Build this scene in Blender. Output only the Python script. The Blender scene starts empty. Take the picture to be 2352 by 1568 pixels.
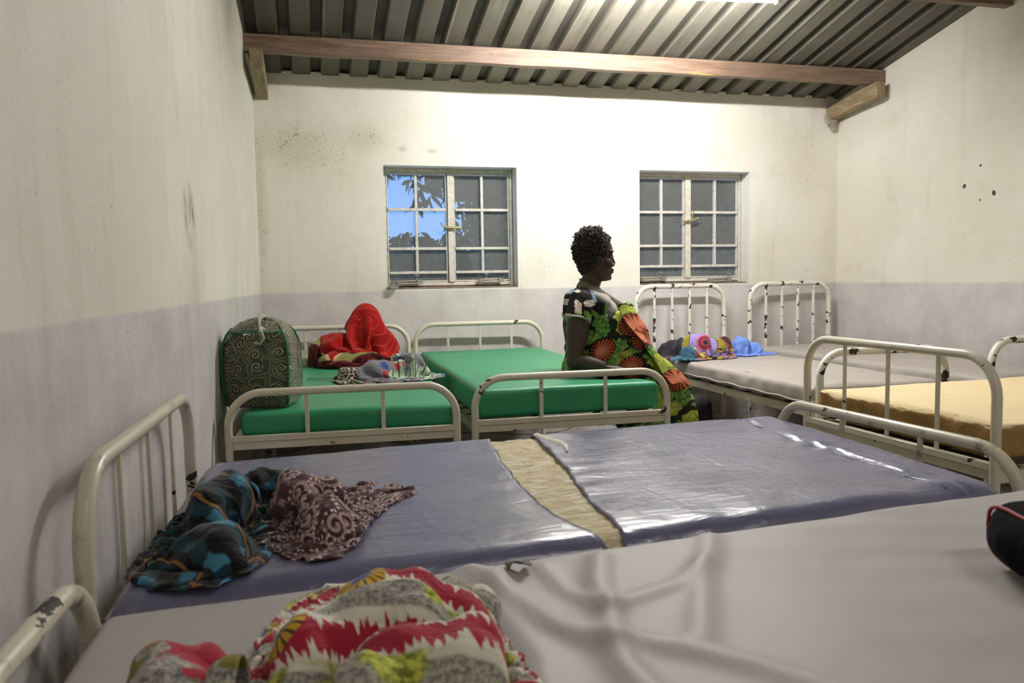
SKY = 0.34
import bpy, bmesh, math, random
import numpy as np
from mathutils import Vector, Matrix, noise as mnoise
R = math.radians
PI = math.pi
scene = bpy.context.scene
C = scene.collection

# ------------------------------------------------------------------ node helper
def srgb(h):
    if isinstance(h, str):
        h = h.lstrip('#'); v = [int(h[i:i+2], 16)/255 for i in (0, 2, 4)]
    else:
        v = [c/255 for c in h]
    return tuple(c/12.92 if c <= .04045 else ((c+.055)/1.055)**2.4 for c in v) + (1.0,)

class S:
    def __init__(s, g, sock): s.g = g; s.k = sock
    def __add__(s, o): return s.g.m('ADD', s, o)
    def __radd__(s, o): return s.g.m('ADD', o, s)
    def __sub__(s, o): return s.g.m('SUBTRACT', s, o)
    def __rsub__(s, o): return s.g.m('SUBTRACT', o, s)
    def __mul__(s, o): return s.g.m('MULTIPLY', s, o)
    def __rmul__(s, o): return s.g.m('MULTIPLY', o, s)
    def __truediv__(s, o): return s.g.m('DIVIDE', s, o)
    def __lt__(s, o): return s.g.m('LESS_THAN', s, o)
    def __gt__(s, o): return s.g.m('GREATER_THAN', s, o)
    def abs(s): return s.g.m('ABSOLUTE', s)
    def sin(s): return s.g.m('SINE', s)
    def fract(s): return s.g.m('FRACT', s)
    def floor(s): return s.g.m('FLOOR', s)
    def sqrt(s): return s.g.m('SQRT', s)
    def pow(s, e): return s.g.m('POWER', s, e)
    def max(s, o): return s.g.m('MAXIMUM', s, o)
    def min(s, o): return s.g.m('MINIMUM', s, o)

class NG:
    """tiny expression builder over shader nodes"""
    def __init__(g, nt): g.nt = nt; g.L = nt.links
    def n(g, t): return g.nt.nodes.new(t)
    def put(g, sock, v):
        if isinstance(v, S): g.L.new(v.k, sock)
        elif v is not None:
            try: sock.default_value = v
            except Exception:
                sock.default_value = tuple(v)[:len(sock.default_value)]
    def m(g, op, a, b=None, c=None):
        n = g.n('ShaderNodeMath'); n.operation = op
        g.put(n.inputs[0], a)
        if b is not None: g.put(n.inputs[1], b)
        if c is not None: g.put(n.inputs[2], c)
        return S(g, n.outputs[0])
    def vm(g, op, a, b=None, scale=None):
        n = g.n('ShaderNodeVectorMath'); n.operation = op
        g.put(n.inputs[0], a)
        if b is not None: g.put(n.inputs[1], b)
        if scale is not None: g.put(n.inputs['Scale'], scale)
        return S(g, n.outputs[1] if op in ('LENGTH', 'DOT_PRODUCT', 'DISTANCE') else n.outputs[0])
    def coord(g, k='Object'): return S(g, g.n('ShaderNodeTexCoord').outputs[k])
    def pos(g): return S(g, g.n('ShaderNodeNewGeometry').outputs['Position'])
    def normal(g): return S(g, g.n('ShaderNodeNewGeometry').outputs['Normal'])
    def attr(g, name, out='Fac'):
        n = g.n('ShaderNodeAttribute'); n.attribute_name = name; return S(g, n.outputs[out])
    def sep(g, v):
        n = g.n('ShaderNodeSeparateXYZ'); g.put(n.inputs[0], v); return [S(g, o) for o in n.outputs]
    def comb(g, x, y, z=0.0):
        n = g.n('ShaderNodeCombineXYZ')
        for i, q in enumerate((x, y, z)): g.put(n.inputs[i], q)
        return S(g, n.outputs[0])
    def noise(g, v, scale=5, detail=3, rough=.55, dist=0, out='Fac'):
        n = g.n('ShaderNodeTexNoise'); g.put(n.inputs['Vector'], v)
        n.inputs['Scale'].default_value = scale; n.inputs['Detail'].default_value = detail
        n.inputs['Roughness'].default_value = rough; n.inputs['Distortion'].default_value = dist
        return S(g, n.outputs[out])
    def voro(g, v, scale=5, feat='F1', dim='3D', rnd=1.0, out='Distance'):
        n = g.n('ShaderNodeTexVoronoi'); n.feature = feat; n.voronoi_dimensions = dim
        g.put(n.inputs['Vector'], v); n.inputs['Scale'].default_value = scale
        n.inputs['Randomness'].default_value = rnd
        if isinstance(out, str): return S(g, n.outputs[out])
        return [S(g, n.outputs[o]) for o in out]
    def wave(g, v, scale=5, dist=0, detail=2, kind='BANDS', d='X', prof='SIN'):
        n = g.n('ShaderNodeTexWave'); n.wave_type = kind; n.wave_profile = prof
        if kind == 'BANDS': n.bands_direction = d
        g.put(n.inputs['Vector'], v); n.inputs['Scale'].default_value = scale
        n.inputs['Distortion'].default_value = dist; n.inputs['Detail'].default_value = detail
        return S(g, n.outputs['Fac'])
    def sm(g, x, lo, hi, a=0.0, b=1.0):
        n = g.n('ShaderNodeMapRange'); n.interpolation_type = 'SMOOTHSTEP'
        g.put(n.inputs['Value'], x); g.put(n.inputs['From Min'], lo); g.put(n.inputs['From Max'], hi)
        g.put(n.inputs['To Min'], a); g.put(n.inputs['To Max'], b)
        return S(g, n.outputs[0])
    def mix(g, f, a, b, mode='MIX'):
        n = g.n('ShaderNodeMix'); n.data_type = 'RGBA'; n.blend_type = mode
        g.put(n.inputs[0], f); g.put(n.inputs[6], a); g.put(n.inputs[7], b)
        return S(g, n.outputs[2])
    def ramp(g, f, stops, interp='LINEAR'):
        n = g.n('ShaderNodeValToRGB'); g.put(n.inputs[0], f); cr = n.color_ramp; cr.interpolation = interp
        while len(cr.elements) < len(stops): cr.elements.new(.5)
        for e, (p, c) in zip(cr.elements, stops): e.position = p; e.color = c
        return S(g, n.outputs[0])
    def bump(g, h, strength=.3, dist=.01, nrm=None):
        n = g.n('ShaderNodeBump'); g.put(n.inputs['Height'], h)
        n.inputs['Strength'].default_value = strength; n.inputs['Distance'].default_value = dist
        if nrm is not None: g.put(n.inputs['Normal'], nrm)
        return S(g, n.outputs[0])
    def at2(g, y, x): return g.m('ARCTAN2', y, x)

def material(name, fn):
    m = bpy.data.materials.new(name); m.use_nodes = True
    b = m.node_tree.nodes['Principled BSDF']
    g = NG(m.node_tree)
    r = fn(g) or {}
    for k, v in r.items(): g.put(b.inputs[k], v)
    return m

def flat(name, c, rough=.6, metal=0, nscale=40, var=.06, bump=0):
    def fn(g):
        p = g.coord(); nz = g.noise(p, nscale, 4)
        base = srgb(c); dark = tuple(x*(1-var*3) for x in base[:3])+(1,)
        d = dict(**{'Base Color': g.mix(nz, dark, base), 'Roughness': rough, 'Metallic': metal})
        if bump: d['Normal'] = g.bump(g.noise(p, nscale*4, 3), bump, .003)
        return d
    return material(name, fn)

# ------------------------------------------------------------------ mesh helper
def make_obj(name, me, mat=None, parent=None):
    o = bpy.data.objects.new(name, me); C.objects.link(o)
    if mat is not None: me.materials.append(mat)
    if parent is not None: o.parent = parent
    return o
def tag(o, label=None, cat=None, group=None, kind=None):
    if label: o['label'] = label
    if cat: o['category'] = cat
    if group: o['group'] = group
    if kind: o['kind'] = kind
    return o
def empty(name, loc=(0, 0, 0), rz=0, label=None, cat=None, group=None):
    o = bpy.data.objects.new(name, None); C.objects.link(o)
    o.empty_display_size = .1
    o.location = loc; o.rotation_euler = (0, 0, rz)
    return tag(o, label, cat, group)

class MB:
    def __init__(s): s.v = []; s.f = []; s.uv = {}
    def add(s, vs, fs):
        b = len(s.v); s.v += [tuple(map(float, v)) for v in vs]; s.f += [tuple(b+i for i in f) for f in fs]
        return b
    def box(s, x0, x1, y0, y1, z0, z1, M=None):
        vs = [(x, y, z) for z in (z0, z1) for y in (y0, y1) for x in (x0, x1)]
        if M is not None: vs = [tuple(M @ Vector(v)) for v in vs]
        s.add(vs, [(0, 2, 3, 1), (4, 5, 7, 6), (0, 1, 5, 4), (2, 6, 7, 3), (0, 4, 6, 2), (1, 3, 7, 5)]); return s
    def ring_tube(s, pts, rad, n=12, caps=True, flat=None, up=None):
        """tube along pts; rad scalar or list; flat: (a,b) multipliers of the two axes"""
        pts = [Vector(p) for p in pts]; k = len(pts)
        rs = rad if hasattr(rad, '__len__') else [rad]*k
        t0 = (pts[1]-pts[0]).normalized()
        a = Vector(up) if up is not None else (Vector((0, 0, 1)) if abs(t0.z) < .9 else Vector((1, 0, 0)))
        nrm = (a - t0*a.dot(t0)).normalized()
        vs = []
        for i, p in enumerate(pts):
            if i == 0: t = t0
            elif i == k-1: t = (pts[-1]-pts[-2]).normalized()
            else: t = ((pts[i+1]-pts[i]).normalized()+(pts[i]-pts[i-1]).normalized()).normalized()
            nrm = (nrm - t*nrm.dot(t)).normalized(); bn = t.cross(nrm)
            fa, fb = flat or (1, 1)
            for j in range(n):
                an = 2*PI*j/n
                vs.append(p + nrm*math.cos(an)*rs[i]*fa + bn*math.sin(an)*rs[i]*fb)
        fs = []
        for i in range(k-1):
            for j in range(n):
                j2 = (j+1) % n
                fs.append((i*n+j, i*n+j2, (i+1)*n+j2, (i+1)*n+j))
        if caps:
            fs.append(tuple(range(n-1, -1, -1))); fs.append(tuple((k-1)*n+j for j in range(n)))
        s.add(vs, fs); return s
    def loft(s, rings, closed=True, cap0=True, cap1=True):
        n = len(rings[0]); vs = [p for r in rings for p in r]; fs = []
        for i in range(len(rings)-1):
            for j in range(n if closed else n-1):
                j2 = (j+1) % n
                fs.append((i*n+j, i*n+j2, (i+1)*n+j2, (i+1)*n+j))
        if cap0: fs.append(tuple(range(n-1, -1, -1)))
        if cap1: fs.append(tuple((len(rings)-1)*n+j for j in range(n)))
        s.add(vs, fs); return s
    def grid(s, P):
        """P[i][j] points"""
        ni, nj = len(P), len(P[0])
        s.add([p for r in P for p in r], [(i*nj+j, (i+1)*nj+j, (i+1)*nj+j+1, i*nj+j+1) for i in range(ni-1) for j in range(nj-1)])
        return s
    def ball(s, c, r, nu=12, nv=8, M=None):
        rx, ry, rz = r if hasattr(r, '__len__') else (r, r, r)
        vs = [(0, 0, -rz)]
        for i in range(1, nv):
            ph = -PI/2+PI*i/nv
            for j in range(nu):
                th = 2*PI*j/nu; vs.append((rx*math.cos(ph)*math.cos(th), ry*math.cos(ph)*math.sin(th), rz*math.sin(ph)))
        vs.append((0, 0, rz))
        fs = [(0, 1+(j+1) % nu, 1+j) for j in range(nu)]
        for i in range(nv-2):
            for j in range(nu):
                j2 = (j+1) % nu; b = 1+i*nu
                fs.append((b+j, b+j2, b+nu+j2, b+nu+j))
        b = 1+(nv-2)*nu; fs += [(b+j, b+(j+1) % nu, b+nu) for j in range(nu)]
        c = Vector(c)
        if M is None: vs = [Vector(v)+c for v in vs]
        else: vs = [c+(M @ Vector(v)) for v in vs]
        s.add(vs, fs); return s
    def lathe(s, prof, n=16, c=(0, 0, 0), M=None):
        rings = [[Vector((r*math.cos(2*PI*j/n), r*math.sin(2*PI*j/n), z)) for j in range(n)] for r, z in prof]
        c = Vector(c)
        rings = [[c+((M @ v) if M is not None else v) for v in r] for r in rings]
        return s.loft(rings)
    def mesh(s, name='m', smooth=35):
        me = bpy.data.meshes.new(name); me.from_pydata(s.v, [], s.f); me.validate()
        bm = bmesh.new(); bm.from_mesh(me); bmesh.ops.recalc_face_normals(bm, faces=bm.faces); bm.to_mesh(me); bm.free()
        if smooth:
            me.polygons.foreach_set('use_smooth', [True]*len(me.polygons))
            if smooth < 180: me.set_sharp_from_angle(angle=R(smooth))
        return me
    def build(s, name, mat=None, parent=None, smooth=35):
        return make_obj(name, s.mesh(name, smooth), mat, parent)

def bevel(o, w=.004, seg=2):
    m = o.modifiers.new('bevel', 'BEVEL'); m.width = w; m.segments = seg; m.limit_method = 'ANGLE'; m.angle_limit = R(40)
    return o
def smoothstep(a, b, x):
    t = min(1, max(0, (x-a)/(b-a))) if a != b else float(x >= b)
    return t*t*(3-2*t)
def fbm(x, y, z=0, o=4):
    return mnoise.fractal(Vector((x, y, z)), 1.0, 2.0, o)

# ------------------------------------------------------------------ room
YB = 5.5
def xl(y): return -.30-.03*(YB-y)
def xr(y): return 4.07+.04*(YB-y)
def zroof(y): return 2.565+.23*(YB-y)

def plaster(g, extra=None):
    p = g.pos(); x, y, z = g.sep(p)
    n1 = g.noise(p, .9, 5, .6); n2 = g.noise(p, 4.5, 6, .65)
    st = g.noise(g.vm('MULTIPLY', p, (7, 7, .7)), 1.6, 5, .6)
    up = g.mix(g.sm(n1, .35, .68), srgb('#e3dfd4'), srgb('#d6d1c3'))
    up = g.mix(g.sm(st, .52, .78)*.25, up, srgb('#b4ab96'))
    up = g.mix(g.sm(n2, .56, .8)*.35, up, srgb('#b5aa90'))
    lo = g.mix(g.sm(n2, .3, .75), srgb('#cfcac8'), srgb('#bcb6b4'))
    lo = g.mix(g.sm(st, .5, .8)*.3, lo, srgb('#a79f97'))
    edge = 1.137+.006*(g.noise(p, 6, 2)-.5)
    c = g.mix(g.sm(z, edge-.006, edge+.006), lo, up)
    # grime scuffs, small dirt flecks
    fl = g.noise(p, 38, 5, .7, 1.2); msk = g.noise(p, 1.7, 3)
    c = g.mix(g.sm(fl, .64, .70)*g.sm(msk, .42, .6)*.7, c, srgb('#5b4c33'))
    sc = g.noise(g.vm('MULTIPLY', p, (9, 9, 26)), 1.4, 6, .75, 2.5)
    c = g.mix(g.sm(sc, .70, .76)*.35, c, srgb('#6a5f4a'))
    # damp base of the wall
    c = g.mix(g.sm(z, .55, 0.0)*g.sm(n2, .25, .7)*.55, c, srgb('#8d8069'))
    if extra: c = extra(g, p, x, y, z, c)
    h = g.noise(p, 14, 6, .6)+.35*g.noise(p, 90, 3)
    return {'Base Color': c, 'Roughness': g.sm(z, 1.13, 1.15, .55, .8), 'Normal': g.bump(h, .22, .012)}

def blob(g, p, ctr, r, hard=.5):
    d = g.vm('LENGTH', g.vm('DIVIDE', g.vm('SUBTRACT', p, ctr), r))
    return g.sm(d, 1.0, 1-hard)
def back_marks(g, p, x, y, z, c):
    fl = g.noise(p, 24, 6, .75, 2.0)
    for ctr, r, a in (((-.06, 5.5, 2.12), (.34, .3, .22), .95), ((.42, 5.5, 2.17), (.2, .3, .16), 1.0), ((-.28, 5.5, 1.75), (.07, .3, .75), 1.0),
                      ((.15, 5.5, 2.05), (.4, .3, .35), .5), ((2.0, 5.5, 1.3), (.5, .3, .2), .35), ((3.7, 5.5, 2.05), (.35, .3, .4), .45), ((1.6, 5.5, 1.3), (.22, .3, .2), .5)):
        c = g.mix(blob(g, p, ctr, r, .9)*g.sm(fl, .55, .68)*a, c, srgb('#5f4d2c'))
        c = g.mix(blob(g, p, ctr, r, 1.0)*.26*a, c, srgb('#a08c5c'))
    for ctr, r in (((.66, 5.5, 2.1), (.05, .2, .035)), ((.86, 5.5, 2.09), (.07, .2, .03))):
        c = g.mix(blob(g, p, ctr, r, 1.0)*.4, c, srgb('#8c7452'))
    # cracks low on the wall by the floor
    w = g.noise(p, 3.5, 4, .6); cr = (z-.10-.09*(w-.5)-.02*(x*7).sin()).abs()
    cr2 = (z-.17-.14*(g.noise(p, 5, 3)-.5)).abs()
    c = g.mix(g.sm(cr, .006, .0015)*.85+g.sm(cr2, .004, .001)*.55, c, srgb('#55422e'))
    return c
def left_marks(g, p, x, y, z, c):
    w = g.noise(g.vm('MULTIPLY', p, (3, 30, 5)), 1.2, 4, .6, 1.0)
    c = g.mix(blob(g, p, (-.38, 2.9, 1.43), (.4, .16, .15), .8)*g.sm(w, .40, .62)*.8, c, srgb('#3d3a35'))
    c = g.mix(blob(g, p, (-.38, 2.95, 1.2), (.4, .22, .2), 1.0)*.28, c, srgb('#9a9282'))
    c = g.mix(g.sm(g.noise(g.vm('MULTIPLY', p, (1, 5, .35)), 2.2, 4, .6), .5, .75)*g.sm(z, 1.3, 2.6)*.22, c, srgb('#a39a86'))
    return c
def right_marks(g, p, x, y, z, c):
    for ctr, r in (((4.15, RM[0][0], RM[0][1]), .016), ((4.15, RM[1][0], RM[1][1]), .017), ((4.15, RM[2][0], RM[2][1]), .011), ((4.15, RM[3][0], RM[3][1]), .008)):
        d = ((y-ctr[1])*(y-ctr[1])+(z-ctr[2])*(z-ctr[2])).sqrt()+.016*(g.noise(p, 45, 2)-.5)
        c = g.mix(g.sm(d, r, r*.75), c, srgb('#4a362c'))
    fl = g.noise(p, 20, 6, .75, 2.0)
    c = g.mix(g.sm(fl, .63, .72)*.5*g.sm(g.noise(p, 2, 2), .4, .6), c, srgb('#5f5137'))
    c = g.mix(g.sm(z, 2.0, 2.9)*.35, c, srgb('#b3ab97'))
    return c
RM = [(4.292, 1.753), (4.07, 1.687), (4.174, 1.869), (4.173, 1.655)]
M_back = material('plaster_back', lambda g: plaster(g, back_marks))
M_left = material('plaster_left', lambda g: plaster(g, left_marks))
M_right = material('plaster_right', lambda g: plaster(g, right_marks))
M_front = material('plaster_front', plaster)

W1 = (.525, 1.457); W2 = (2.392, 3.297); WZ = (1.148, 1.990)
def wall_back():
    mb = MB(); xs = [-.6, W1[0], W1[1], W2[0], W2[1], 4.4]; zs = [0, WZ[0], WZ[1], 2.585]; t = .17
    for i in range(5):
        for k in range(3):
            if k == 1 and i in (1, 3): continue
            mb.box(xs[i], xs[i+1], YB, YB+t, zs[k], zs[k+1])
    # mortar pushed up into every rib of the roof sheets, uneven top edge
    rnd = random.Random(4); x = -.45
    while x < 4.3:
        for q in range(3):
            mb.ball((x+.09+rnd.uniform(-.02, .02), YB+.05, 2.58+rnd.uniform(-.004, .012)), (.03+rnd.uniform(0, .012), .055, .026), 8, 6)
        mb.ball((x+rnd.uniform(-.03, .03), YB+.04, 2.574), (.05, .05, .012), 8, 6)
        x += .185
    o = mb.build('wall_back', M_back); tag(o, kind='structure')
def side(name, fx, out, mat):
    mb = MB(); ys = [-1.5+i*.1 for i in range(73)]
    rnd = random.Random(7)
    rings = []
    for y in ys:
        zt = zroof(y)+.02
        rings.append([(fx(y), y, 0), (fx(y)+out, y, 0), (fx(y)+out, y, zt), (fx(y), y, zt+rnd.uniform(-.004, .012))])
    mb.loft(rings); o = mb.build(name, mat, smooth=20); tag(o, kind='structure'); return o
wall_back()
side('wall_left', xl, -.2, M_left)
side('wall_right', xr, .2, M_right)
o = MB().box(-.75, 4.6, -1.7, -1.5, 0, 4.3).build('wall_front', M_front, smooth=0); tag(o, kind='structure')

def floor_m(g):
    p = g.pos(); n = g.noise(p, 2.5, 6, .65); n2 = g.noise(p, 30, 4)
    c = g.mix(n, srgb('#5d564c'), srgb('#8a8071')); c = g.mix(g.sm(n2, .5, .8)*.5, c, srgb('#4a443b'))
    return {'Base Color': c, 'Roughness': .6, 'Normal': g.bump(n+.3*n2, .3, .01)}
o = MB().box(-.8, 4.7, -1.7, 5.8, -.1, 0).build('floor', material('concrete_floor', floor_m), smooth=0); tag(o, kind='structure')

# corrugated roof, single sheet profile run down the slope
def roof_m(g):
    p = g.pos(); x, y, z = g.sep(p)
    n = g.noise(p, 7, 6, .7); n2 = g.noise(g.vm('MULTIPLY', p, (8, .8, .8)), 2.5, 4); n3 = g.noise(p, 70, 3)
    c = g.mix(n, srgb('#686459'), srgb('#878275')); c = g.mix(g.sm(n2, .45, .75)*.5, c, srgb('#4e493f'))
    c = g.mix(g.sm(n3, .62, .75)*.4, c, srgb('#4c463a'))
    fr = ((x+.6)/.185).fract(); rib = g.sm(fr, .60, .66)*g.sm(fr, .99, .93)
    c = g.mix(rib*.65, c, srgb('#35322b'))  # shade in the rib recesses painted into the sheet colour
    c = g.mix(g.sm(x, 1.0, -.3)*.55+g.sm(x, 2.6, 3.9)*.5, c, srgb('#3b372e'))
    return {'Base Color': c, 'Roughness': .62, 'Metallic': .25, 'Normal': g.bump(n+n3*.4, .12, .004)}
mb = MB(); y0, y1 = 5.95, -1.65; per = .185; x = -.60; prof = []; k = 0
while x < 4.6:
    lap = .004 if k % 4 == 0 else 0
    prof += [(x, -lap), (x+.012, 0), (x+.108, 0), (x+.122, .036), (x+.171, .036)]
    if k % 4 == 3: prof += [(x+.183, -.004)]
    x += per; k += 1
P = []
for y in (y0, y1):
    P.append([(px, y, zroof(y)+pz) for px, pz in prof])
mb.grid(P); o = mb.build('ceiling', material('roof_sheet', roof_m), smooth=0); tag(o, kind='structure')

# timber
def wood_m(g):
    p = g.pos(); gr = g.noise(g.vm('MULTIPLY', p, (1.2, 16, 16)), 3.0, 6, .6, .6); n = g.noise(p, 2.2, 4)
    c = g.ramp(gr, [(.3, srgb('#5e4a3b')), (.55, srgb('#7d6453')), (.75, srgb('#92796a'))])
    c = g.mix(g.sm(g.noise(g.vm('MULTIPLY', p, (1, 3, 6)), 1.7, 5, .7), .60, .68)*.8, c, srgb('#a4824f'))
    x, y, z = g.sep(p)
    c = g.mix(g.sm(x, 2.2, 3.2)*g.sm(n, .35, .62)*.6, c, srgb('#584a3c'))
    v = g.voro(g.vm('MULTIPLY', p, (2.2, 2, 5)), 1.5)
    c = g.mix(g.sm(v, .06, .03)*.7, c, srgb('#4b3626'))
    c = g.mix(g.sm(g.noise(p, 40, 3, .7), .70, .74)*.8, c, srgb('#d8cfc0'))
    return {'Base Color': c, 'Roughness': .55, 'Normal': g.bump(gr, .3, .004)}
M_wood = material('old_timber', wood_m)
def dark_wood(g):
    p = g.pos(); gr = g.noise(g.vm('MULTIPLY', p, (14, 2, 14)), 3.0, 6, .6, .6)
    return {'Base Color': g.ramp(gr, [(.3, srgb('#6b5a45')), (.7, srgb('#a3916f'))]), 'Roughness': .7, 'Normal': g.bump(gr, .3, .004)}
M_wood2 = material('rough_timber', dark_wood)
def beam(y, label):
    mb = MB(); n = 26; rings = []
    for i in range(n+1):
        x = xl(y)+.002+(xr(y)-xl(y)-.004)*i/n; w = .0025*math.sin(i*1.7)
        z0 = zroof(y)-.120+w; z1 = zroof(y+.06)-.002
        rings.append([(x, y, z0), (x, y+.06, z0), (x, y+.06, z1), (x, y, z1)])
    o = mb.loft(rings).build('roof_beam', M_wood, smooth=20); bevel(o, .004)
    tag(o, label, 'beam')
beam(5.0, 'long brown timber beam with flaking patches under the corrugated roof')
# second beam carries the lamp, mostly above the frame
o = None
def stub(x0, label):
    mb = MB(); rings = []
    for y, zb, zt in ((4.93, 2.452, 2.563), (5.12, 2.434, 2.542), (5.5, 2.392, 2.49)):
        rings.append([(x0, y, zb), (x0+.075, y, zb), (x0+.075, y, zt), (x0, y, zt)])
    o = mb.loft(rings).build('rafter_stub', M_wood2, smooth=20); bevel(o, .004); tag(o, label, 'rafter', 'rafter ends at the side walls'); return o
stub(xl(5.2)+.03, 'short rough rafter end against the left wall under the beam')
stub(3.955, 'short rough rafter end against the right wall under the beam')
mb = MB(); rnd = random.Random(2)
for k in range(9):
    mb.ball((3.985+rnd.uniform(-.035, .03), 5.47+rnd.uniform(-.015, .01), 2.385+rnd.uniform(-.05, .05)), (.022+rnd.random()*.02, .02, .02+rnd.random()*.02), 8, 6)
o = mb.build('mortar_lump', flat('mortar', '#a39a8c', .9, bump=.4)); tag(o, 'pale lump of mortar at the foot of the right rafter end', 'mortar')

# ------------------------------------------------------------------ lamp
LY = 4.0
zt_ = zroof(LY+.03)
mb = MB(); mb.box(xl(LY)+.005, xr(LY)-.005, LY-.03, LY+.03, zt_-.125, zt_-.006)
o = mb.build('trim_1', M_wood, smooth=20); bevel(o, .004); tag(o, kind='structure')
lx0, lx1 = 1.33, 2.55; zb = zt_-.125
lamp = empty('tube_light', ((lx0+lx1)/2, LY+.03, zb-.08), R(-6), 'lit white fluorescent tube light glowing at the top edge under the roof', 'light')
hl = (lx1-lx0)/2
def lpart(name, mbx, m, **k):
    return mbx.build(name, m, lamp, **k)
M_wp = flat('white_enamel', '#e8e6e0', .4)
o = lpart('batten', MB().box(-hl, hl, -.025, .025, .035, .08), M_wp, smooth=20); bevel(o)
for sx in (-1, 1):
    o = lpart('end_holder', MB().box(sx*hl-.015, sx*hl+.015, -.02, .02, -.02, .04), M_wp, smooth=20); bevel(o)
def emit(g): return {'Base Color': (1, 1, 1, 1), 'Emission Color': (1.0, .985, .955, 1), 'Emission Strength': LAMP}
LAMP = 95.0
lpart('tube', MB().ring_tube([(-hl+.015, 0, 0), (hl-.015, 0, 0)], .014, 12), material('lit_tube', emit))
M_lit = None

# unseen fill light, added behind the viewer to brighten the near half
ld = bpy.data.lights.new('fill_light', 'AREA'); ld.shape = 'RECTANGLE'; ld.size = 1.2; ld.size_y = .06; ld.energy = 3.5; ld.color = (1, .97, .93)
lo = bpy.data.objects.new('fill_light', ld); C.objects.link(lo); lo.location = (1.9, -.7, 3.3); lo.rotation_euler = (R(18), 0, 0)
# ------------------------------------------------------------------ windows
def frame_m(g):
    p = g.pos(); n = g.noise(p, 30, 5, .7); n2 = g.noise(p, 160, 3)
    c = g.mix(g.sm(n, .35, .7), srgb('#d3cec2'), srgb('#b9b3a6')); c = g.mix(g.sm(n2, .58, .7)*.5, c, srgb('#968e80'))
    return {'Base Color': c, 'Roughness': .6, 'Normal': g.bump(n2, .25, .002)}
M_frame = material('flaking_frame_paint', frame_m)
def glass_m(name):
    m = bpy.data.materials.new(name); m.use_nodes = True; nt = m.node_tree; g = NG(nt)
    nt.nodes.remove(nt.nodes['Principled BSDF']); out = nt.nodes['Material Output']
    tr = g.n('ShaderNodeBsdfTransparent'); tr.inputs[0].default_value = (.82, .86, .9, 1)
    gl = g.n('ShaderNodeBsdfGlossy'); gl.inputs['Roughness'].default_value = .08; gl.inputs[0].default_value = (.9, .9, .9, 1)
    df = g.n('ShaderNodeBsdfDiffuse'); df.inputs[0].default_value = srgb('#b9b7b2')
    p = g.pos(); n = g.noise(p, 9, 5, .65); sp = g.noise(p, 130, 3, .7)
    f = .11+.08*n+.25*g.sm(sp, .69, .73)
    m1 = g.n('ShaderNodeMixShader'); g.put(m1.inputs[0], f); nt.links.new(tr.outputs[0], m1.inputs[1]); nt.links.new(df.outputs[0], m1.inputs[2])
    m2 = g.n('ShaderNodeMixShader'); m2.inputs[0].default_value = .05
    nt.links.new(m1.outputs[0], m2.inputs[1]); nt.links.new(gl.outputs[0], m2.inputs[2]); nt.links.new(m2.outputs[0], out.inputs[0])
    return m
M_glass = glass_m('dusty_glass')
M_brass = flat('worn_brass', '#b5a878', .4, .5)
M_sill = flat('bare_sill', '#8a7568', .8, bump=.4, var=.1)
def window(idx, x0, x1, verts, zrows, mull, handle):
    yf = 5.62; z0, z1 = WZ
    root = tag(empty('window_%d' % idx, ((x0+x1)/2, yf, z0)), kind='structure')
    cx = (x0+x1)/2
    def part(name, mb, m, par=root, sm_=20):
        for i, v in enumerate(mb.v): mb.v[i] = (v[0]-cx, v[1]-yf, v[2]-z0)
        o = mb.build(name, m, root, sm_)
        return o
    mb = MB(); w = .020
    mb.box(x0, x0+w, yf, yf+.045, z0, z1); mb.box(x1-w, x1, yf, yf+.045, z0, z1)
    mb.box(x0+w, x1-w, yf, yf+.045, z1-.03, z1); mb.box(x0+w, x1-w, yf, yf+.045, z0+.02, z0+.045)
    bevel(part('window_frame', mb, M_frame), .003)
    mb = MB(); mb.box(mull-.021, mull+.021, yf-.012, yf+.04, z0+.045, z1-.03); bevel(part('mullion', mb, M_frame), .003)
    for a, b, vx in ((x0+w, mull-.021, verts[0]), (mull+.021, x1-w, verts[1])):
        mb = MB(); e = .012
        mb.box(a+.003, a+e, yf+.004, yf+.03, z0+.047, z1-.033); mb.box(b-e, b-.003, yf+.004, yf+.03, z0+.047, z1-.033)
        mb.box(a+e, b-e, yf+.004, yf+.03, z1-.045, z1-.033); mb.box(a+e, b-e, yf+.004, yf+.03, z0+.047, z0+.058)
        mb.box(vx-.009, vx+.009, yf-.004, yf+.022, zrows[2], z1-.045)
        for zr in zrows: mb.box(a+e, b-e, yf-.008, yf+.02, zr-.0095, zr+.0095)
        bevel(part('casement', mb, M_frame), .002, 1)
    mb = MB(); mb.box(x0+w, mull-.021, yf+.024, yf+.027, z0+.05, z1-.035); mb.box(mull+.021, x1-w, yf+.024, yf+.027, z0+.05, z1-.035)
    part('panes', mb, M_glass, sm_=0)
    mb = MB(); P = []
    for i in range(31):
        x = x0+(x1-x0)*i/30
        P.append([(x, 5.503+.004*math.sin(i*1.9), z0+.002+.003*math.sin(i*2.3)), (x, 5.55, z0+.006+.003*math.sin(i*1.3)), (x, 5.62, z0+.014+.003*math.sin(i*2.9)), (x, 5.645, z0+.02)])
    mb.grid(P); part('window_sill', mb, M_sill, sm_=60)
    # catch across the mullion
    hx, hz, tilt = handle
    mb = MB(); mb.ring_tube([(hx-.055, yf-.028, hz+.004), (hx, yf-.034, hz+tilt*.3), (hx+.07, yf-.03, hz+tilt)], [.007, .009, .008], 8)
    mb.ball((hx-.03, yf-.02, hz), .014, 8, 6); mb.ring_tube([(hx-.03, yf+.004, hz), (hx-.03, yf-.03, hz)], .007, 8)
    mb.ring_tube([(hx-.055, yf-.028, hz+.004), (hx-.075, yf-.03, hz+.035-tilt)], .006, 8)
    part('catch', mb, M_brass, sm_=60)
    return part
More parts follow.
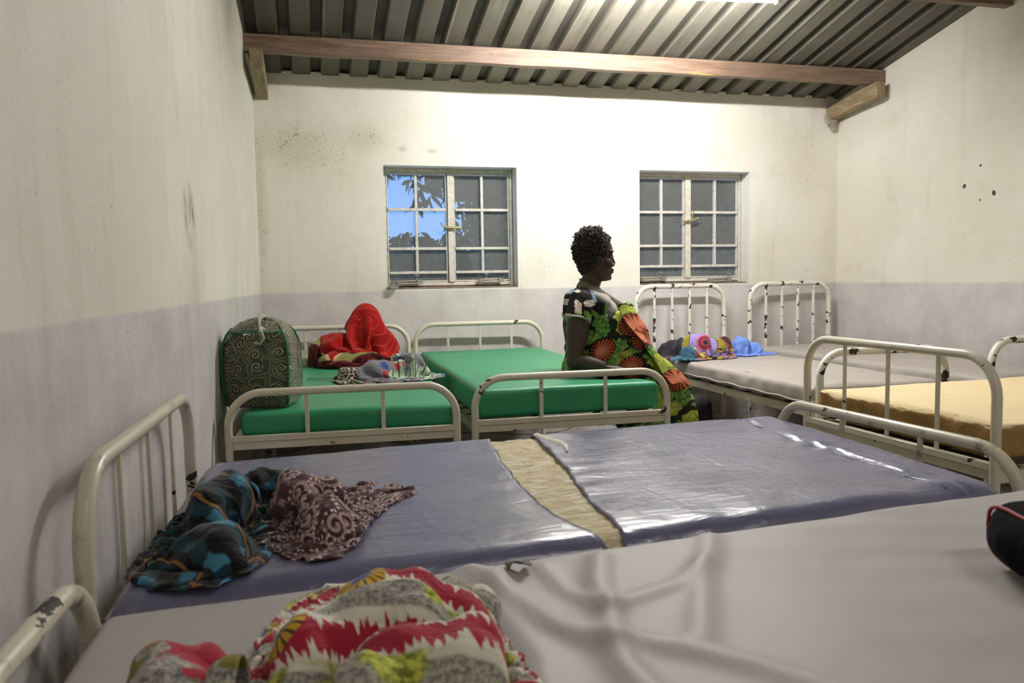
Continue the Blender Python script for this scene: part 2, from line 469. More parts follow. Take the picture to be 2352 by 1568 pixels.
pt = window(1, W1[0]+.004, W1[1]-.004, (.757, 1.229), (1.702, 1.43, 1.262), 1.0, (1.0, 1.575, 0))
M_steel = flat('dull_steel', '#a29c8e', .45, .5)
def stay(part, x0, x1, kx, z, y=5.585):
    mb = MB(); mb.ring_tube([(x0, y, z), (x1, y, z+.004)], .007, 8); mb.ring_tube([(x0+.02, y-.018, z-.016), (x1-.01, y-.018, z-.014)], .006, 8)
    mb.box(x1-.03, x1+.005, y-.025, y+.01, z-.02, z+.01); mb.box(x0-.005, x0+.03, y-.025, y+.01, z-.02, z+.008)
    mb.ring_tube([(kx, y, z), (kx, y, z+.035)], .005, 8); mb.lathe([(.004, .03), (.016, .036), (.017, .044), (.006, .05)], 10, (kx, y, z))
    part('stay', mb, M_steel, sm_=50)
stay(pt, .60, .775, .745, 1.20); stay(pt, 1.19, 1.36, 1.245, 1.205)
pt = window(2, W2[0]+.004, W2[1]-.004, (2.622, 3.071), (1.694, 1.44, 1.285), 2.838, (2.85, 1.62, .03))
stay(pt, 2.44, 2.63, 2.60, 1.195); stay(pt, 3.0, 3.18, 3.17, 1.18)
mb = MB(); mb.ring_tube([(2.862, 5.60, 1.63), (2.872, 5.585, 1.70)], .006, 8)
pt('catch_arm', mb, M_brass, sm_=50)
# ------------------------------------------------------------------ dusk outside
w = bpy.data.worlds.new('dusk'); scene.world = w; w.use_nodes = True
g = NG(w.node_tree); bg = w.node_tree.nodes['Background']
x, y, z = g.sep(g.coord('Generated'))
g.put(bg.inputs[0], g.ramp(z, [(.0, srgb('#8db4e8')), (.15, srgb('#6f9fe0')), (.6, srgb('#3f68b4'))])); bg.inputs[1].default_value = SKY
# ------------------------------------------------------------------ beds
def enamel(name, chips, base='#d9d3c2', smudge=0.0):
    def fn(g):
        p = g.coord(); n = g.noise(p, 16, 5, .62, .4); n2 = g.noise(p, 5, 3); n3 = g.noise(p, 60, 4, .7)
        c = g.mix(n2, srgb(base), srgb('#c3bba6'))
        c = g.mix(g.sm(n3, .62, .75)*.5, c, srgb('#7d7362'))
        if smudge: c = g.mix(g.sm(g.noise(p, 9, 5, .7), .56, .66)*smudge, c, srgb('#4c4a48'))
        hi = 1-chips
        chip = g.sm(n, hi, hi+.012)
        c = g.mix(chip, c, srgb('#2e2722'))
        return {'Base Color': c, 'Roughness': g.sm(chip, 0, 1, .32, .75), 'Normal': g.bump(1-chip, .4, .002)}
    return material(name, fn)
M_cream = enamel('cream_enamel', .345)
M_cream2 = enamel('scuffed_cream_enamel', .35, '#cfc8b6', .8)
M_white = enamel('chipped_white_enamel', .425, '#f7f5f0')
M_slat = flat('dark_slats', '#3a3a34', .6)
M_slat2 = flat('pale_slats', '#8b8674', .6)

def upath(w, h, r, n=8, z0=0):
    """inverted U in the local y-z plane from the floor up, over and down"""
    pts = [(0, -w/2, z0), (0, -w/2, (h-r)*.5), (0, -w/2, h-r)]
    for i in range(1, n+1):
        a = PI-PI/2*i/n; pts.append((0, -w/2+r+r*math.cos(a), h-r+r*math.sin(a)))
    pts.append((0, 0, h))
    for i in range(n+1):
        a = PI/2-PI/2*i/n; pts.append((0, w/2-r+r*math.cos(a), h-r+r*math.sin(a)))
    pts += [(0, w/2, (h-r)*.5), (0, w/2, z0)]
    return pts
M_foot = flat('rubber_foot', '#2c2a28', .8)
def bed(head, foot, w, hh, fh, hbars, fbars, mat, label, rail=.585, pr=.016, br=.0085, hr=.13, fr=.13, group=None, barcol=None, round_bars=False, slatm=None, sk=0.0, skf=None, railmat=None):
    group = 'tube frame beds in the ward'; skh = sk; skf = sk if skf is None else skf
    hx, hy = head; fx, fy = foot; L = math.hypot(fx-hx, fy-hy); th = math.atan2(fy-hy, fx-hx)
    root = empty('hospital_bed', (hx, hy, 0), th, label, 'bed', group)
    root['len'] = L
    for nm, x0, h, nb, rr in (('head_frame', 0, hh, hbars, hr), ('foot_frame', L, fh, fbars, fr)):
        sk = skh if x0 == 0 else skf
        o = MB().ring_tube([(x0+p[0]+sk*p[1], p[1], p[2]) for p in upath(w, h, rr, z0=.012)], pr, 14, up=(1, 0, 0)).build(nm, mat, root)
        for s in (-1, 1):
            MB().lathe([(pr*1.25, 0), (pr*1.3, .01), (pr*1.2, .035), (pr*1.02, .036)], 12, (x0+sk*s*w/2, s*w/2, 0)).build('foot_cap', M_foot, o)
        for k in range(nb):
            yv = -w/2+w*(k+1)/(nb+1)
            mb = MB(); xk = x0+sk*yv
            if round_bars: mb.ring_tube([(xk, yv, rail-.02), (xk, yv, h-pr*.5)], br, 10)
            else: mb.box(xk-.0045, xk+.0045, yv-br, yv+br, rail-.01, h-pr*.6)
            b = mb.build('bar', mat, root)
            if not round_bars: bevel(b, .002, 1)
        # stepped angle-iron end rail
        mb = MB(); sg = 1 if x0 == 0 else -1
        xa, xb = sorted((x0+sg*.012, x0+sg*-.012))
        mb.box(xa, xb, -w/2, w/2, rail-.002, rail+.022)
        xa, xb = sorted((x0+sg*.02, x0-sg*.004)); mb.box(xa, xb, -w/2, w/2, rail-.034, rail-.002)
        mb.v = [(a+sk*b, b, c) for a, b, c in mb.v]
        bevel(mb.build('end_rail', mat, root), .002, 1)
    sk = 0
    for s in (-1, 1):
        mb = MB(); y0, y1 = sorted((s*(w/2-.004), s*(w/2-.010))); mb.box(.01, L-.01, y0, y1, rail-.045, rail)
        y0, y1 = sorted((s*(w/2-.004), s*(w/2-.045))); mb.box(.01, L-.01, y0, y1, rail-.006, rail)
        mb.v = [(a+(skh+(skf-skh)*a/L)*b, b, c) for a, b, c in mb.v]
        bevel(mb.build('side_rail', railmat or mat, root), .0015, 1)
    mb = MB(); n = 11
    for k in range(n):
        x = .1+(L-.2)*k/(n-1); mb.box(x-.016, x+.016, -w/2+.012, w/2-.012, rail, rail+.004)
    for yv in (-w/6, w/6): mb.box(.02, L-.02, yv-.016, yv+.016, rail+.004, rail+.007)
    mb.build('slat_base', slatm or M_slat, root, smooth=0)
    return root, L, th, sk

BED = {}
BED['A'] = bed((.20, 5.40), (.131, 3.24), .90, .905, .775, 3, 2, M_cream, 'cream tube bed in the back left corner, under the paisley bag and red blanket', .585)
BED['B'] = bed((1.15, 5.40), (1.133, 3.34), .90, .905, .778, 3, 2, M_cream, 'cream tube bed under the green mattress the woman sits on', .575)
BED['C'] = bed((2.675, 5.40), (2.68, 3.25), .71, 1.135, .835, 4, 0, M_white, 'chipped white iron bed with tall barred head under the right window', .56, .018, .0105, .12, .12, None, None, True, railmat=M_cream)
BED['D'] = bed((3.59, 5.40), (3.65, 3.25), .70, 1.14, .86, 4, 0, M_white, 'chipped white iron bed in the back right corner', .56, .018, .0105, .12, .12, None, None, True, railmat=M_cream)
BED['E'] = bed((2.07, 2.49), (4.14, 2.53), .95, .935, .775, 3, 2, M_cream, 'cream bed at right whose barred end stands before the bare foam mattress', .575)
BED['F'] = bed((-.35, 1.87), (1.65, 2.02), .95, .90, .755, 3, 2, M_cream2, 'cream bed headed against the left wall, carrying the torn blue mattress', .585, sk=.11, skf=.015)
BED['G'] = bed((1.70, .99), (-.355, .82), .95, .90, .775, 3, 2, M_cream2, 'nearest cream bed, carrying the grey wrinkled mattress', .585, sk=.0, skf=.12)
# ------------------------------------------------------------------ mattresses
def axis_samples(a, b, r, n):
    """positions with extra samples inside the rounded edges"""
    e = [a+r*(1-math.cos(PI/2*i/5)) for i in range(6)]
    f = [b-r*(1-math.cos(PI/2*i/5)) for i in range(6)][::-1]
    mid = [e[-1]+(f[0]-e[-1])*i/n for i in range(1, n)]
    return e+mid+f
def rounded_box(u, v, z, r, nu, nv, top=None, side=None, warp=None, cut=None, nz=3):
    us = axis_samples(*u, r, nu); vs = axis_samples(*v, r, nv); zs = axis_samples(*z, r, nz)
    verts = {}; V = []; F = []
    def vid(i, j, k):
        key = (i, j, k)
        if key in verts: return verts[key]
        p = Vector((us[i], vs[j], zs[k]))
        q = Vector((min(max(p.x, u[0]+r), u[1]-r), min(max(p.y, v[0]+r), v[1]-r), min(max(p.z, z[0]+r), z[1]-r)))
        d = p-q
        if d.length > 1e-9: p = q+d.normalized()*r
        wt = smoothstep(z[0], z[1], p.z)
        if top: p.z += top(p.x, p.y)*wt
        if side:
            mid = 1-abs(2*(p.z-z[0])/(z[1]-z[0])-1)
            ed = Vector((p.x-q.x, p.y-q.y, 0))
            if ed.length > 1e-6: p += ed.normalized()*side(p.x, p.y, p.z)
        if warp: p = warp(p)
        verts[key] = len(V); V.append(tuple(p)); return verts[key]
    nu_, nv_, nz_ = len(us), len(vs), len(zs)
    for i in range(nu_-1):
        for j in range(nv_-1):
            F.append((vid(i, j, 0), vid(i, j+1, 0), vid(i+1, j+1, 0), vid(i+1, j, 0)))
            F.append((vid(i, j, nz_-1), vid(i+1, j, nz_-1), vid(i+1, j+1, nz_-1), vid(i, j+1, nz_-1)))
    for k in range(nz_-1):
        for i in range(nu_-1):
            F.append((vid(i, 0, k), vid(i+1, 0, k), vid(i+1, 0, k+1), vid(i, 0, k+1)))
            F.append((vid(i, nv_-1, k), vid(i, nv_-1, k+1), vid(i+1, nv_-1, k+1), vid(i+1, nv_-1, k)))
        for j in range(nv_-1):
            F.append((vid(0, j, k), vid(0, j, k+1), vid(0, j+1, k+1), vid(0, j+1, k)))
            F.append((vid(nu_-1, j, k), vid(nu_-1, j+1, k), vid(nu_-1, j+1, k+1), vid(nu_-1, j, k+1)))
    mb = MB(); mb.add(V, F); return mb
def on_bed(key, name, label, cat='mattress', group=None):
    root = BED[key][0]
    return empty(name, root.location, root.rotation_euler.z, label, cat, group)
def place(o, key):
    root = BED[key][0]; o.location = root.location; o.rotation_euler = root.rotation_euler
    return o

def vinyl(name, c1, c2, rough=.35, wr=.25, wscale=5, spec=.5, coat=0):
    def fn(g):
        p = g.coord(); n = g.noise(p, 3, 4); w1 = g.noise(g.vm('MULTIPLY', p, (1.0, 1.0, 1.0)), wscale, 6, .55, 1.3); n3 = g.noise(p, 120, 2)
        c = g.mix(n, srgb(c1), srgb(c2))
        d = {'Base Color': c, 'Roughness': rough, 'Normal': g.bump(w1+.03*n3, wr, .02), 'Specular IOR Level': spec}
        if coat: d['Coat Weight'] = coat; d['Coat Roughness'] = .25
        return d
    return material(name, fn)
M_green = vinyl('green_vinyl', '#27865a', '#349264', .42, .12, 4, .45)
M_grey = vinyl('grey_beige_vinyl', '#a39b94', '#b3aba4', .46, .10, 4, .45)
M_grey_near = vinyl('grey_sheet_vinyl', '#a19c9a', '#b0aba8', .55, .05, 5, .35)

def undul(seed, a=.006, s=1.6):
    return lambda x, y: a*fbm(x*s+seed, y*s-seed, seed*.3)
def mattress(key, u, v, z, mat, label, r=.028, top=None, side=None, nu=40, nv=24):
    o = rounded_box(u, v, z, r, nu, nv, top, side).build('mattress', mat, None, 180)
    place(o, key); tag(o, label, 'mattress', 'mattresses on the beds'); return o
# green mattress of the left bed: rotated local frame, x runs from head to foot, +y is world +x
LA, LB = BED['A'][1], BED['B'][1]
mattress('A', (.03, LA-.02), (-.41, .465), (.593, .692), M_green, 'green vinyl mattress under the paisley bag and red blanket', top=undul(1.3, .007, 2.2), side=lambda x, y, z: .006*fbm(x*3, y*3, z*8))
mattress('B', (.03, LB-.035), (-.425, .43), (.592, .724), M_green, 'green vinyl mattress the woman sits on',
         top=lambda x, y: .004*fbm(x*2, y*2, 3)-.045*math.exp(-(((x-1.52)/.26)**2+((y-.34)/.30)**2)), side=lambda x, y, z: .006*fbm(x*3, y*3, z*8+4))
# grey-beige pair at the back right
def cside(x, y, z): return .007*math.sin(x*38+2*math.sin(x*7))*smoothstep(.6, .68, z)+.01*fbm(x*2, y*2, z*5)
for key, lab, sd in (('C', 'beige vinyl mattress with the bright cloths on it, under the right window', 2.2), ('D', 'beige vinyl mattress in the back right corner', 5.1)):
    L = BED[key][1]
    mw = .372 if key == 'C' else .345
    mattress(key, (.05, L-.04), (-mw, mw), (.572, .672), M_grey, lab, .032, undul(sd, .010, 1.8), cside, 60, 26)
    par = [o for o in C.objects if o.name.startswith('mattress')][-1]
    pts = [(.05+(L-.09)*i/40, -mw-.006-.004*math.sin(i*.9), .592+.003*math.sin(i*1.3)) for i in range(41)]
    pts += [(L-.036, -mw+2*mw*i/14, .592+.002*math.sin(i)) for i in range(1, 15)]
    MB().ring_tube(pts, .005, 8).build('piping', M_grey, par, 180)
# bare foam
def foam_m(g):
    p = g.coord(); x, y, z = g.sep(p); n = g.noise(p, 26, 5, .7); n2 = g.noise(p, 4, 4); n3 = g.noise(g.vm('MULTIPLY', p, (2, 12, 4)), 2.5, 5, .7)
    c = g.mix(n2, srgb('#e6d0a2'), srgb('#efdcb4'))
    c = g.mix(g.sm(n3, .6, .72)*.35, c, srgb('#a97f45'))
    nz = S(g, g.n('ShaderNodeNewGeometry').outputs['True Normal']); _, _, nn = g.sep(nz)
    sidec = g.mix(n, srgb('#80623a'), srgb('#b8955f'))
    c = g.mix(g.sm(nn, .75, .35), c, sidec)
    return {'Base Color': c, 'Roughness': .95, 'Specular IOR Level': .1, 'Normal': g.bump(n+.5*g.noise(p, 80, 4, .7), .55, .012)}
LE = BED['E'][1]
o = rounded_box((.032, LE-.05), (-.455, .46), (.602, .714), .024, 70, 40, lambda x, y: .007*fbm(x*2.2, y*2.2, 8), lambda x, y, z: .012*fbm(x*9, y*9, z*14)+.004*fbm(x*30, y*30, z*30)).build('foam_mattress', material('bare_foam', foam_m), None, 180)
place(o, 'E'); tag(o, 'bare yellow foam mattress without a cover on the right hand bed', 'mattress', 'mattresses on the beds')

# ---- blue mattress with a gaping tear
def blue_m(g):
    p = g.coord(); n = g.noise(p, 3, 4)
    a = g.noise(g.vm('MULTIPLY', p, (1.4, 5.0, 2)), 4.0, 5, .5, 1.6); b = g.noise(g.vm('MULTIPLY', p, (4, 1.3, 2)), 3.0, 5, .5, 1.5)
    n3 = g.noise(p, 60, 4, .6)
    c = g.mix(n, srgb('#60607b'), srgb('#72728d')); c = g.mix(g.sm(n3, .6, .75)*.2, c, srgb('#77758a'))
    return {'Base Color': c, 'Roughness': g.sm(n, .3, .7, .22, .32), 'Specular IOR Level': .6, 'Normal': g.bump(a+.8*b+.02*n3, .17, .02)}
M_blue = material('blue_vinyl', blue_m)
def tear_foam_m(g):
    p = g.coord(); n = g.noise(p, 35, 5, .7); w = g.noise(g.vm('MULTIPLY', p, (5, 16, 5)), 3.2, 4, .6, 1.0)
    c = g.ramp(w, [(.3, srgb('#bdae88')), (.5, srgb('#d9ccab')), (.68, srgb('#efe9da'))])
    return {'Base Color': c, 'Roughness': .95, 'Specular IOR Level': .1, 'Normal': g.bump(w+.4*n, .8, .015)}
BU, BV, BZ = (.035, 1.945), (-.535, .495), (.595, .704); SK = .11
tl = [(.475, .925), (.422, .911), (.096, .853), (-.152, .826), (-.366, .815), (-.50, .845), (-.54, .86)]
tr = [(.475, 1.065), (.361, 1.052), (.012, .994), (-.273, .93), (-.463, .905), (-.54, .892)]
tl = [(v, u-SK*v) for v, u in tl]; tr = [(v, u-SK*v) for v, u in tr]
def lerp_tab(t, v):
    t = sorted(t); 
    if v <= t[0][0]: return t[0][1]
    for (a, ua), (b, ub) in zip(t, t[1:]):
        if v <= b: return ua+(ub-ua)*smoothstep(a, b, v) if False else ua+(ub-ua)*(v-a)/(b-a)
    return t[-1][1]
broot = on_bed('F', 'mattress', 'blue vinyl mattress with a torn gap showing foam', group='mattresses on the beds')
def btop(x, y):
    d = .006*fbm(x*1.7, y*1.7, 2.0)
    # puckers fanning off the tear
    for side_, tab in ((-1, tl), (1, tr)):
        e = lerp_tab(tab, y); t = (x-e)*side_
        if 0 < t < .3: d += .0032*math.sin(y*46+3*math.sin(y*9))*math.exp(-t/.07)*min(1, t/.015)
    # puckers at the foot seam and near long edge
    t = BU[1]-x
    d += .006*math.sin(y*40+2*math.sin(y*13))*math.exp(-((t-.16)/.06)**2)*.6
    d += .005*math.sin(x*33+3*math.sin(x*6))*math.exp(-(y-BV[0])/.06)*smoothstep(.9, 1.2, x)
    d -= .009*math.exp(-((t-.165-.012*math.sin(y*9))/.006)**2)*smoothstep(-.5, -.3, y)+.004*math.exp(-((t-.11)/.004)**2)*smoothstep(.1, -.1, y)
    d += .008*math.exp(-((x-.45)/.5)**2-((y-.0)/.4)**2)*0
    return d
def cover(name, a_tab, b_tab, nu):
    """half of the cover, its torn end left open; inside wall turned down at the tear"""
    prof = []   # cross section in (v, z): under, near side, top, far side
    rb = .030; r = .050
    def arc(cv, cz, a0, a1, n=8, r=r): return [(cv+r*math.cos(a0+(a1-a0)*i/n), cz+r*math.sin(a0+(a1-a0)*i/n)) for i in range(n+1)]
    v0, v1 = BV; z0, z1 = BZ
    prof += arc(v0+rb, z0+rb, -PI/2, -PI, 6, rb); prof += [(v0, (z0+z1)/2)] ; prof += arc(v0+r, z1-r, PI, PI/2)
    prof += [(v0+r+(v1-v0-2*r)*i/60, z1) for i in range(1, 60)]
    prof += arc(v1-r, z1-r, PI/2, 0); prof += [(v1, (z0+z1)/2)]; prof += arc(v1-rb, z0+rb, 0, -PI/2, 6, rb)
    prof += [(v1-rb-(v1-v0-2*rb)*i/10, z0) for i in range(1, 10)]
    rows = []
    ts = [i/nu for i in range(nu+1)]
    for t in ts:
        row = []
        for v, z in prof:
            a = a_tab(v) ; b = b_tab(v); x = a+(b-a)*t
            wt = smoothstep(z0, z1, z); zz = z+btop(x, v)*wt
            # ends of the whole mattress rounded
            vv = v
            for end, sg in ((BU[0], 1), (BU[1], -1)):
                dd = (x-end)*sg
                if dd < r:
                    k = 1-math.sqrt(max(0, 1-((r-dd)/r)**2)); zc = (z0+z1)/2
                    zz -= (zz-zc)/((z1-z0)/2)*k*r*.95; vv -= (v-(v0+v1)/2)/((v1-v0)/2)*k*r*.8
            row.append((x+SK*vv, vv, zz))
        rows.append(row)
    mb = MB()
    n = len(prof)
    mb.loft(rows, True, abs(rows[0][5][0]-BU[0]) < .02, abs(rows[-1][5][0]-BU[1]) < .02)
    o = mb.build(name, M_blue, broot, 180)
    m = o.modifiers.new('thick', 'SOLIDIFY'); m.thickness = .0025; m.offset = 1
    return o
def jag(tab, ph): return lambda v: lerp_tab(tab, v)+.0018*math.sin(v*31+ph)+.0012*math.sin(v*77+ph)
def ends(lo, hi, nu): 
    return nu
def ease_cover(name, A, B, nu): return cover(name, A, B, nu)
# denser rows near the ends come from many rows
ease_cover('torn_cover', lambda v: BU[0], jag(tl, 0), 70)
ease_cover('torn_cover', jag(tr, 2), lambda v: BU[1], 110)
o = rounded_box((BU[0]+.012, BU[1]-.012), (BV[0]+.007, BV[1]-.007), (BZ[0]+.007, BZ[1]-.004), .046, 90, 60,
                lambda x, y: .004*fbm(x*14, y*24, 1)+.003*fbm(x*40, y*40, 2)-.002, warp=lambda p: Vector((p.x+SK*p.y, p.y, p.z))).build('foam_core', material('torn_foam', tear_foam_m), broot, 180)
o['label'] = 'dirty cream foam showing in the tear'
# curled flap of the cover by the far end of the tear
mb = MB(); P = []
fl_ = [(1.064, .455), (1.072, .40), (1.082, .34), (1.084, .27), (1.066, .185)]; fr_ = [(1.088, .455), (1.106, .40), (1.113, .34), (1.104, .26), (1.069, .178)]
for i in range(17):
    t = i/16*4; k = min(3, int(t)); q = t-k; row = []
    a = (fl_[k][0]+(fl_[k+1][0]-fl_[k][0])*q, fl_[k][1]+(fl_[k+1][1]-fl_[k][1])*q); b = (fr_[k][0]+(fr_[k+1][0]-fr_[k][0])*q, fr_[k][1]+(fr_[k+1][1]-fr_[k][1])*q)
    for j in range(7):
        s_ = j/6; row.append((a[0]+(b[0]-a[0])*s_, a[1]+(b[1]-a[1])*s_, BZ[1]+.003+btop(a[0]-SK*a[1], a[1])+.005*math.sin(PI*s_)))
    P.append(row)
mb.grid(P); o = mb.build('cover_flap', material('cover_lining', lambda g: {'Base Color': srgb('#cfcabb'), 'Roughness': .7}), broot, 180)
# raised seam along the foot end
pts = [(1.78+SK*v+.010*math.sin(v*9), v, BZ[1]+.0015+btop(1.78, v)*.6) for v in [.455-.95*i/50 for i in range(51)]]
o = MB().ring_tube(pts, .0028, 8).build('seam', M_blue, broot, 180)

# ---- nearest mattress, loose grey sheet pushed into folds
GL = BED['G'][1]
def seg_d(p, a, b):
    ax, ay = a; bx, by = b; dx, dy = bx-ax, by-ay; t = max(0, min(1, ((p[0]-ax)*dx+(p[1]-ay)*dy)/(dx*dx+dy*dy+1e-12)))
    qx, qy = ax+dx*t-p[0], ay+dy*t-p[1]; return math.hypot(qx, qy)
# fold lines measured from the left end (x) and the bed's centre line (y)
FOLDS = [([(.850, .41), (.80, .30), (.785, .213), (.745, .10), (.735, .03), (.75, -.12)], .020, .017),
         ([(.60, .50), (.66, .30), (.69, .18), (.735, .115), (.78, .10), (.83, .06), (.90, -.02), (.96, -.12)], .022, .015),
         ([(1.10, .44), (1.02, .32), (.965, .24), (.90, .13), (.87, .08)], .019, .012),
         ([(.79, .215), (.85, .235), (.93, .255), (1.02, .33)], .017, .010),
         ([(.66, .42), (.62, .28), (.64, .10), (.60, -.1)], .02, .010),
         ([(.74, .42), (.745, .30), (.78, .20)], .012, .008)]
def gtop(x, y):
    xx = GL-x; yy = -y     # bed G runs head to foot from the right
    d = .008*fbm(xx*1.5, yy*1.5, 5)
    for pl, w_, h_ in FOLDS:
        m = min(seg_d((xx, yy), a, b) for a, b in zip(pl, pl[1:]))
        d += .78*h_*math.exp(-(m/(w_*1.15))**2)
    d += .0009*math.sin((xx*.35+yy)*52+2*fbm(xx*3, yy*3))*smoothstep(.9, 1.3, xx)
    return d*1.0-.004
o = rounded_box((.03, GL-.02), (-.47, .47), (.595, .706), .02, 150, 90, gtop, warp=lambda p: Vector((p.x+.12*p.y*max(0, p.x)/GL, p.y, p.z))).build('mattress', M_grey_near, None, 180)
place(o, 'G'); tag(o, 'nearest grey beige mattress with a loose wrinkled cover', 'mattress', 'mattresses on the beds')
# ------------------------------------------------------------------ cloth
def catmull(pts, n=8):
    out = []; k = len(pts)
    for i in range(k):
        p0, p1, p2, p3 = (Vector((*pts[(i+j-1) % k], 0)) for j in range(4))
        for q in range(n):
            t = q/n
            out.append(.5*((2*p1)+(p2-p0)*t+(2*p0-5*p1+4*p2-p3)*t*t+(3*p1-p0-3*p2+p3)*t**3))
    return out
def smooth_field(rng, n, m, k):
    """random smooth field on the cloth grid"""
    u = np.linspace(0, 1, n)[:, None]; v = np.linspace(0, 1, m)[None, :]; f = np.zeros((n, m))
    for _ in range(14):
        a, b = rng.uniform(-k, k, 2); f += np.sin(2*PI*(a*u+b*v)+rng.uniform(0, 6.3))/(1+.25*math.hypot(a, b))
    return f/np.abs(f).max()
def simulate(outline, lumps, size, seed, n, steps=150, amp=.05, twist=0.0, center=None, thick=1.35, bend=.25, fric=.35, cover=.97, grip=.35, shrink=.70):
    """crumple a square of cloth into an outline over some padding: position based dynamics on a grid"""
    rng = np.random.default_rng(seed)
    B = catmull(outline, 10); cx = sum(p.x for p in B)/len(B); cy = sum(p.y for p in B)/len(B)
    if center: cx, cy = center
    ang = np.array([math.atan2(p.y-cy, p.x-cx) for p in B]); rad = np.array([math.hypot(p.x-cx, p.y-cy) for p in B]); o = np.argsort(ang)
    ang, rad = ang[o], rad[o]
    ang = np.concatenate([ang[-1:]-2*PI, ang, ang[:1]+2*PI]); rad = np.concatenate([rad[-1:], rad, rad[:1]])
    Brad = lambda th: np.interp(th, ang, rad)
    w, d = size; h = w/(n-1); m = int(round(d/h))+1
    U, V = np.meshgrid(np.linspace(-1, 1, n), np.linspace(-1, 1, m), indexing='ij')
    dx = U*np.sqrt(1-V*V/2); dy = V*np.sqrt(1-U*U/2)
    c, s_ = math.cos(twist), math.sin(twist); dx, dy = dx*c-dy*s_, dx*s_+dy*c
    r = np.hypot(dx, dy); th = np.arctan2(dy, dx); R_ = r*Brad(th)*cover
    P = np.stack([R_*np.cos(th), R_*np.sin(th), np.zeros_like(r)], -1)
    L = []
    for lx, ly, lz, rx, ry, rz in lumps:
        L.append((lx-cx, ly-cy, lz, rx*.9, ry*.9, rz))
        for k in range(4):
            a = rng.uniform(0, 2*PI); q = rng.uniform(.45, .75); f = rng.uniform(.38, .55)
            L.append((lx-cx+rx*q*math.cos(a), ly-cy+ry*q*math.sin(a), lz+rz*rng.uniform(.2, .5), rx*f, ry*f, rz*rng.uniform(.45, .7)))
    P[..., 0] += .25*h*3*smooth_field(rng, n, m, 9); P[..., 1] += .25*h*3*smooth_field(rng, n, m, 9)
    top = np.zeros((n, m))
    for lx, ly, lz, rx, ry, rz in L:
        q = 1-((P[..., 0]-lx)/(rx*1.15))**2-((P[..., 1]-ly)/(ry*1.15))**2; top = np.maximum(top, lz+rz*np.sqrt(np.maximum(q, 0)))
    P[..., 2] = top+.02+amp*(1+smooth_field(rng, n, m, 7))*.5+.3*amp*smooth_field(rng, n, m, 14)
    X = P.copy(); vel = np.zeros_like(P)
    def spring(A, i0, i1, rest, k):
        a, b = A[i0], A[i1]; dl = b-a; ln = np.sqrt((dl*dl).sum(-1, keepdims=True))+1e-9
        co = dl*((ln-rest)/ln)*(.5*k); A[i0] += co; A[i1] -= co
    sl = slice
    def pairs(axis, step):
        out = []
        N = (n, m)[axis]
        for ph in range(2*step if step > 1 else 2):
            idx = np.arange(ph, N-step, 2*step) if step > 1 else np.arange(ph, N-1, 2)
            if len(idx): out.append(((idx, sl(None)), (idx+step, sl(None))) if axis == 0 else ((sl(None), idx), (sl(None), idx+step)))
        return out
    S1 = pairs(0, 1)+pairs(1, 1); S2 = pairs(0, 2)+pairs(1, 2)
    D = [((sl(p0, n-1, 2), sl(p1, m-1, 2)), (sl(p0+1, n, 2), sl(p1+1, m, 2))) for p0 in (0, 1) for p1 in (0, 1)]
    def trim(A, i0, i1):
        a, b = A[i0], A[i1]; k0, k1 = min(a.shape[0], b.shape[0]), min(a.shape[1], b.shape[1]); return a[:k0, :k1], b[:k0, :k1]
    dt = 1/50; st = 2; rr = thick*h
    gi, gj = np.meshgrid(np.arange(0, n, st), np.arange(0, m, st), indexing='ij'); gi, gj = gi.ravel(), gj.ravel()
    far = (np.maximum(np.abs(gi[:, None]-gi[None]), np.abs(gj[:, None]-gj[None])) > 3)
    for it in range(steps):
        vel *= .90
        P = X+vel*dt; P[..., 2] -= 9.8*dt*dt*.45
        for k in range(7):
            for a, b in S1: spring(P, a, b, h, 1.0)
            for a, b in D:
                A_, B_ = trim(P, a, b); dl = B_-A_; ln = np.sqrt((dl*dl).sum(-1, keepdims=True))+1e-9; co = dl*((ln-h*1.4142)/ln)*.25; A_ += co; B_ -= co
            if k % 3 == 0:
                for a, b in S2: spring(P, a, b, 2*h, bend*.5)
        # padding
        touch = np.zeros((n, m), bool)
        sc = 1.06+(shrink-1.06)*smoothstep(.35, .85, it/steps)
        for lx, ly, lz, rx, ry, rz in L:
            rx, ry, rz = rx*sc, ry*sc, rz*(sc*.6+.45)
            e = np.stack([(P[..., 0]-lx)/rx, (P[..., 1]-ly)/ry, (P[..., 2]-lz)/rz], -1); q = np.sqrt((e*e).sum(-1)); ins = q < 1
            if ins.any():
                f = (1/np.maximum(q[ins], .2))[:, None]; cc = np.array([lx, ly, lz]); P[ins] = cc+(P[ins]-cc)*f
                touch |= q < 1.06
        # cloth grips the padding
        P[touch] = X[touch]+(P[touch]-X[touch])*(grip if it < steps*.4 else .7)
        # layers keep apart
        if it % 2 == 0 and it > steps*.12:
            Q = P[gi, gj].astype(np.float32); g2 = (Q*Q).sum(1); d2 = g2[:, None]+g2[None]-2*Q@Q.T
            I, J = np.nonzero((d2 < rr*rr) & far)
            if len(I):
                dl = Q[J]-Q[I]; ln = np.sqrt((dl*dl).sum(1))+1e-6; co = dl*((ln-rr)/ln*.25)[:, None]
                ac = np.zeros_like(Q); np.add.at(ac, I, co); P[gi, gj] += np.clip(ac, -rr*.4, rr*.4)
        # outline keeps the heap together
        r = np.hypot(P[..., 0], P[..., 1]); th = np.arctan2(P[..., 1], P[..., 0]); lim = Brad(th); over = np.maximum(0, r-lim)
        P[..., 0] -= over*.7*np.cos(th); P[..., 1] -= over*.7*np.sin(th)
        low = P[..., 2] < .003
        P[..., 2] = np.maximum(P[..., 2], .003)
        vel = (P-X)/dt; sp = np.sqrt((vel*vel).sum(-1, keepdims=True)); vel *= np.minimum(1, 1.2/(sp+1e-9))
        vel[low] *= fric; X = P
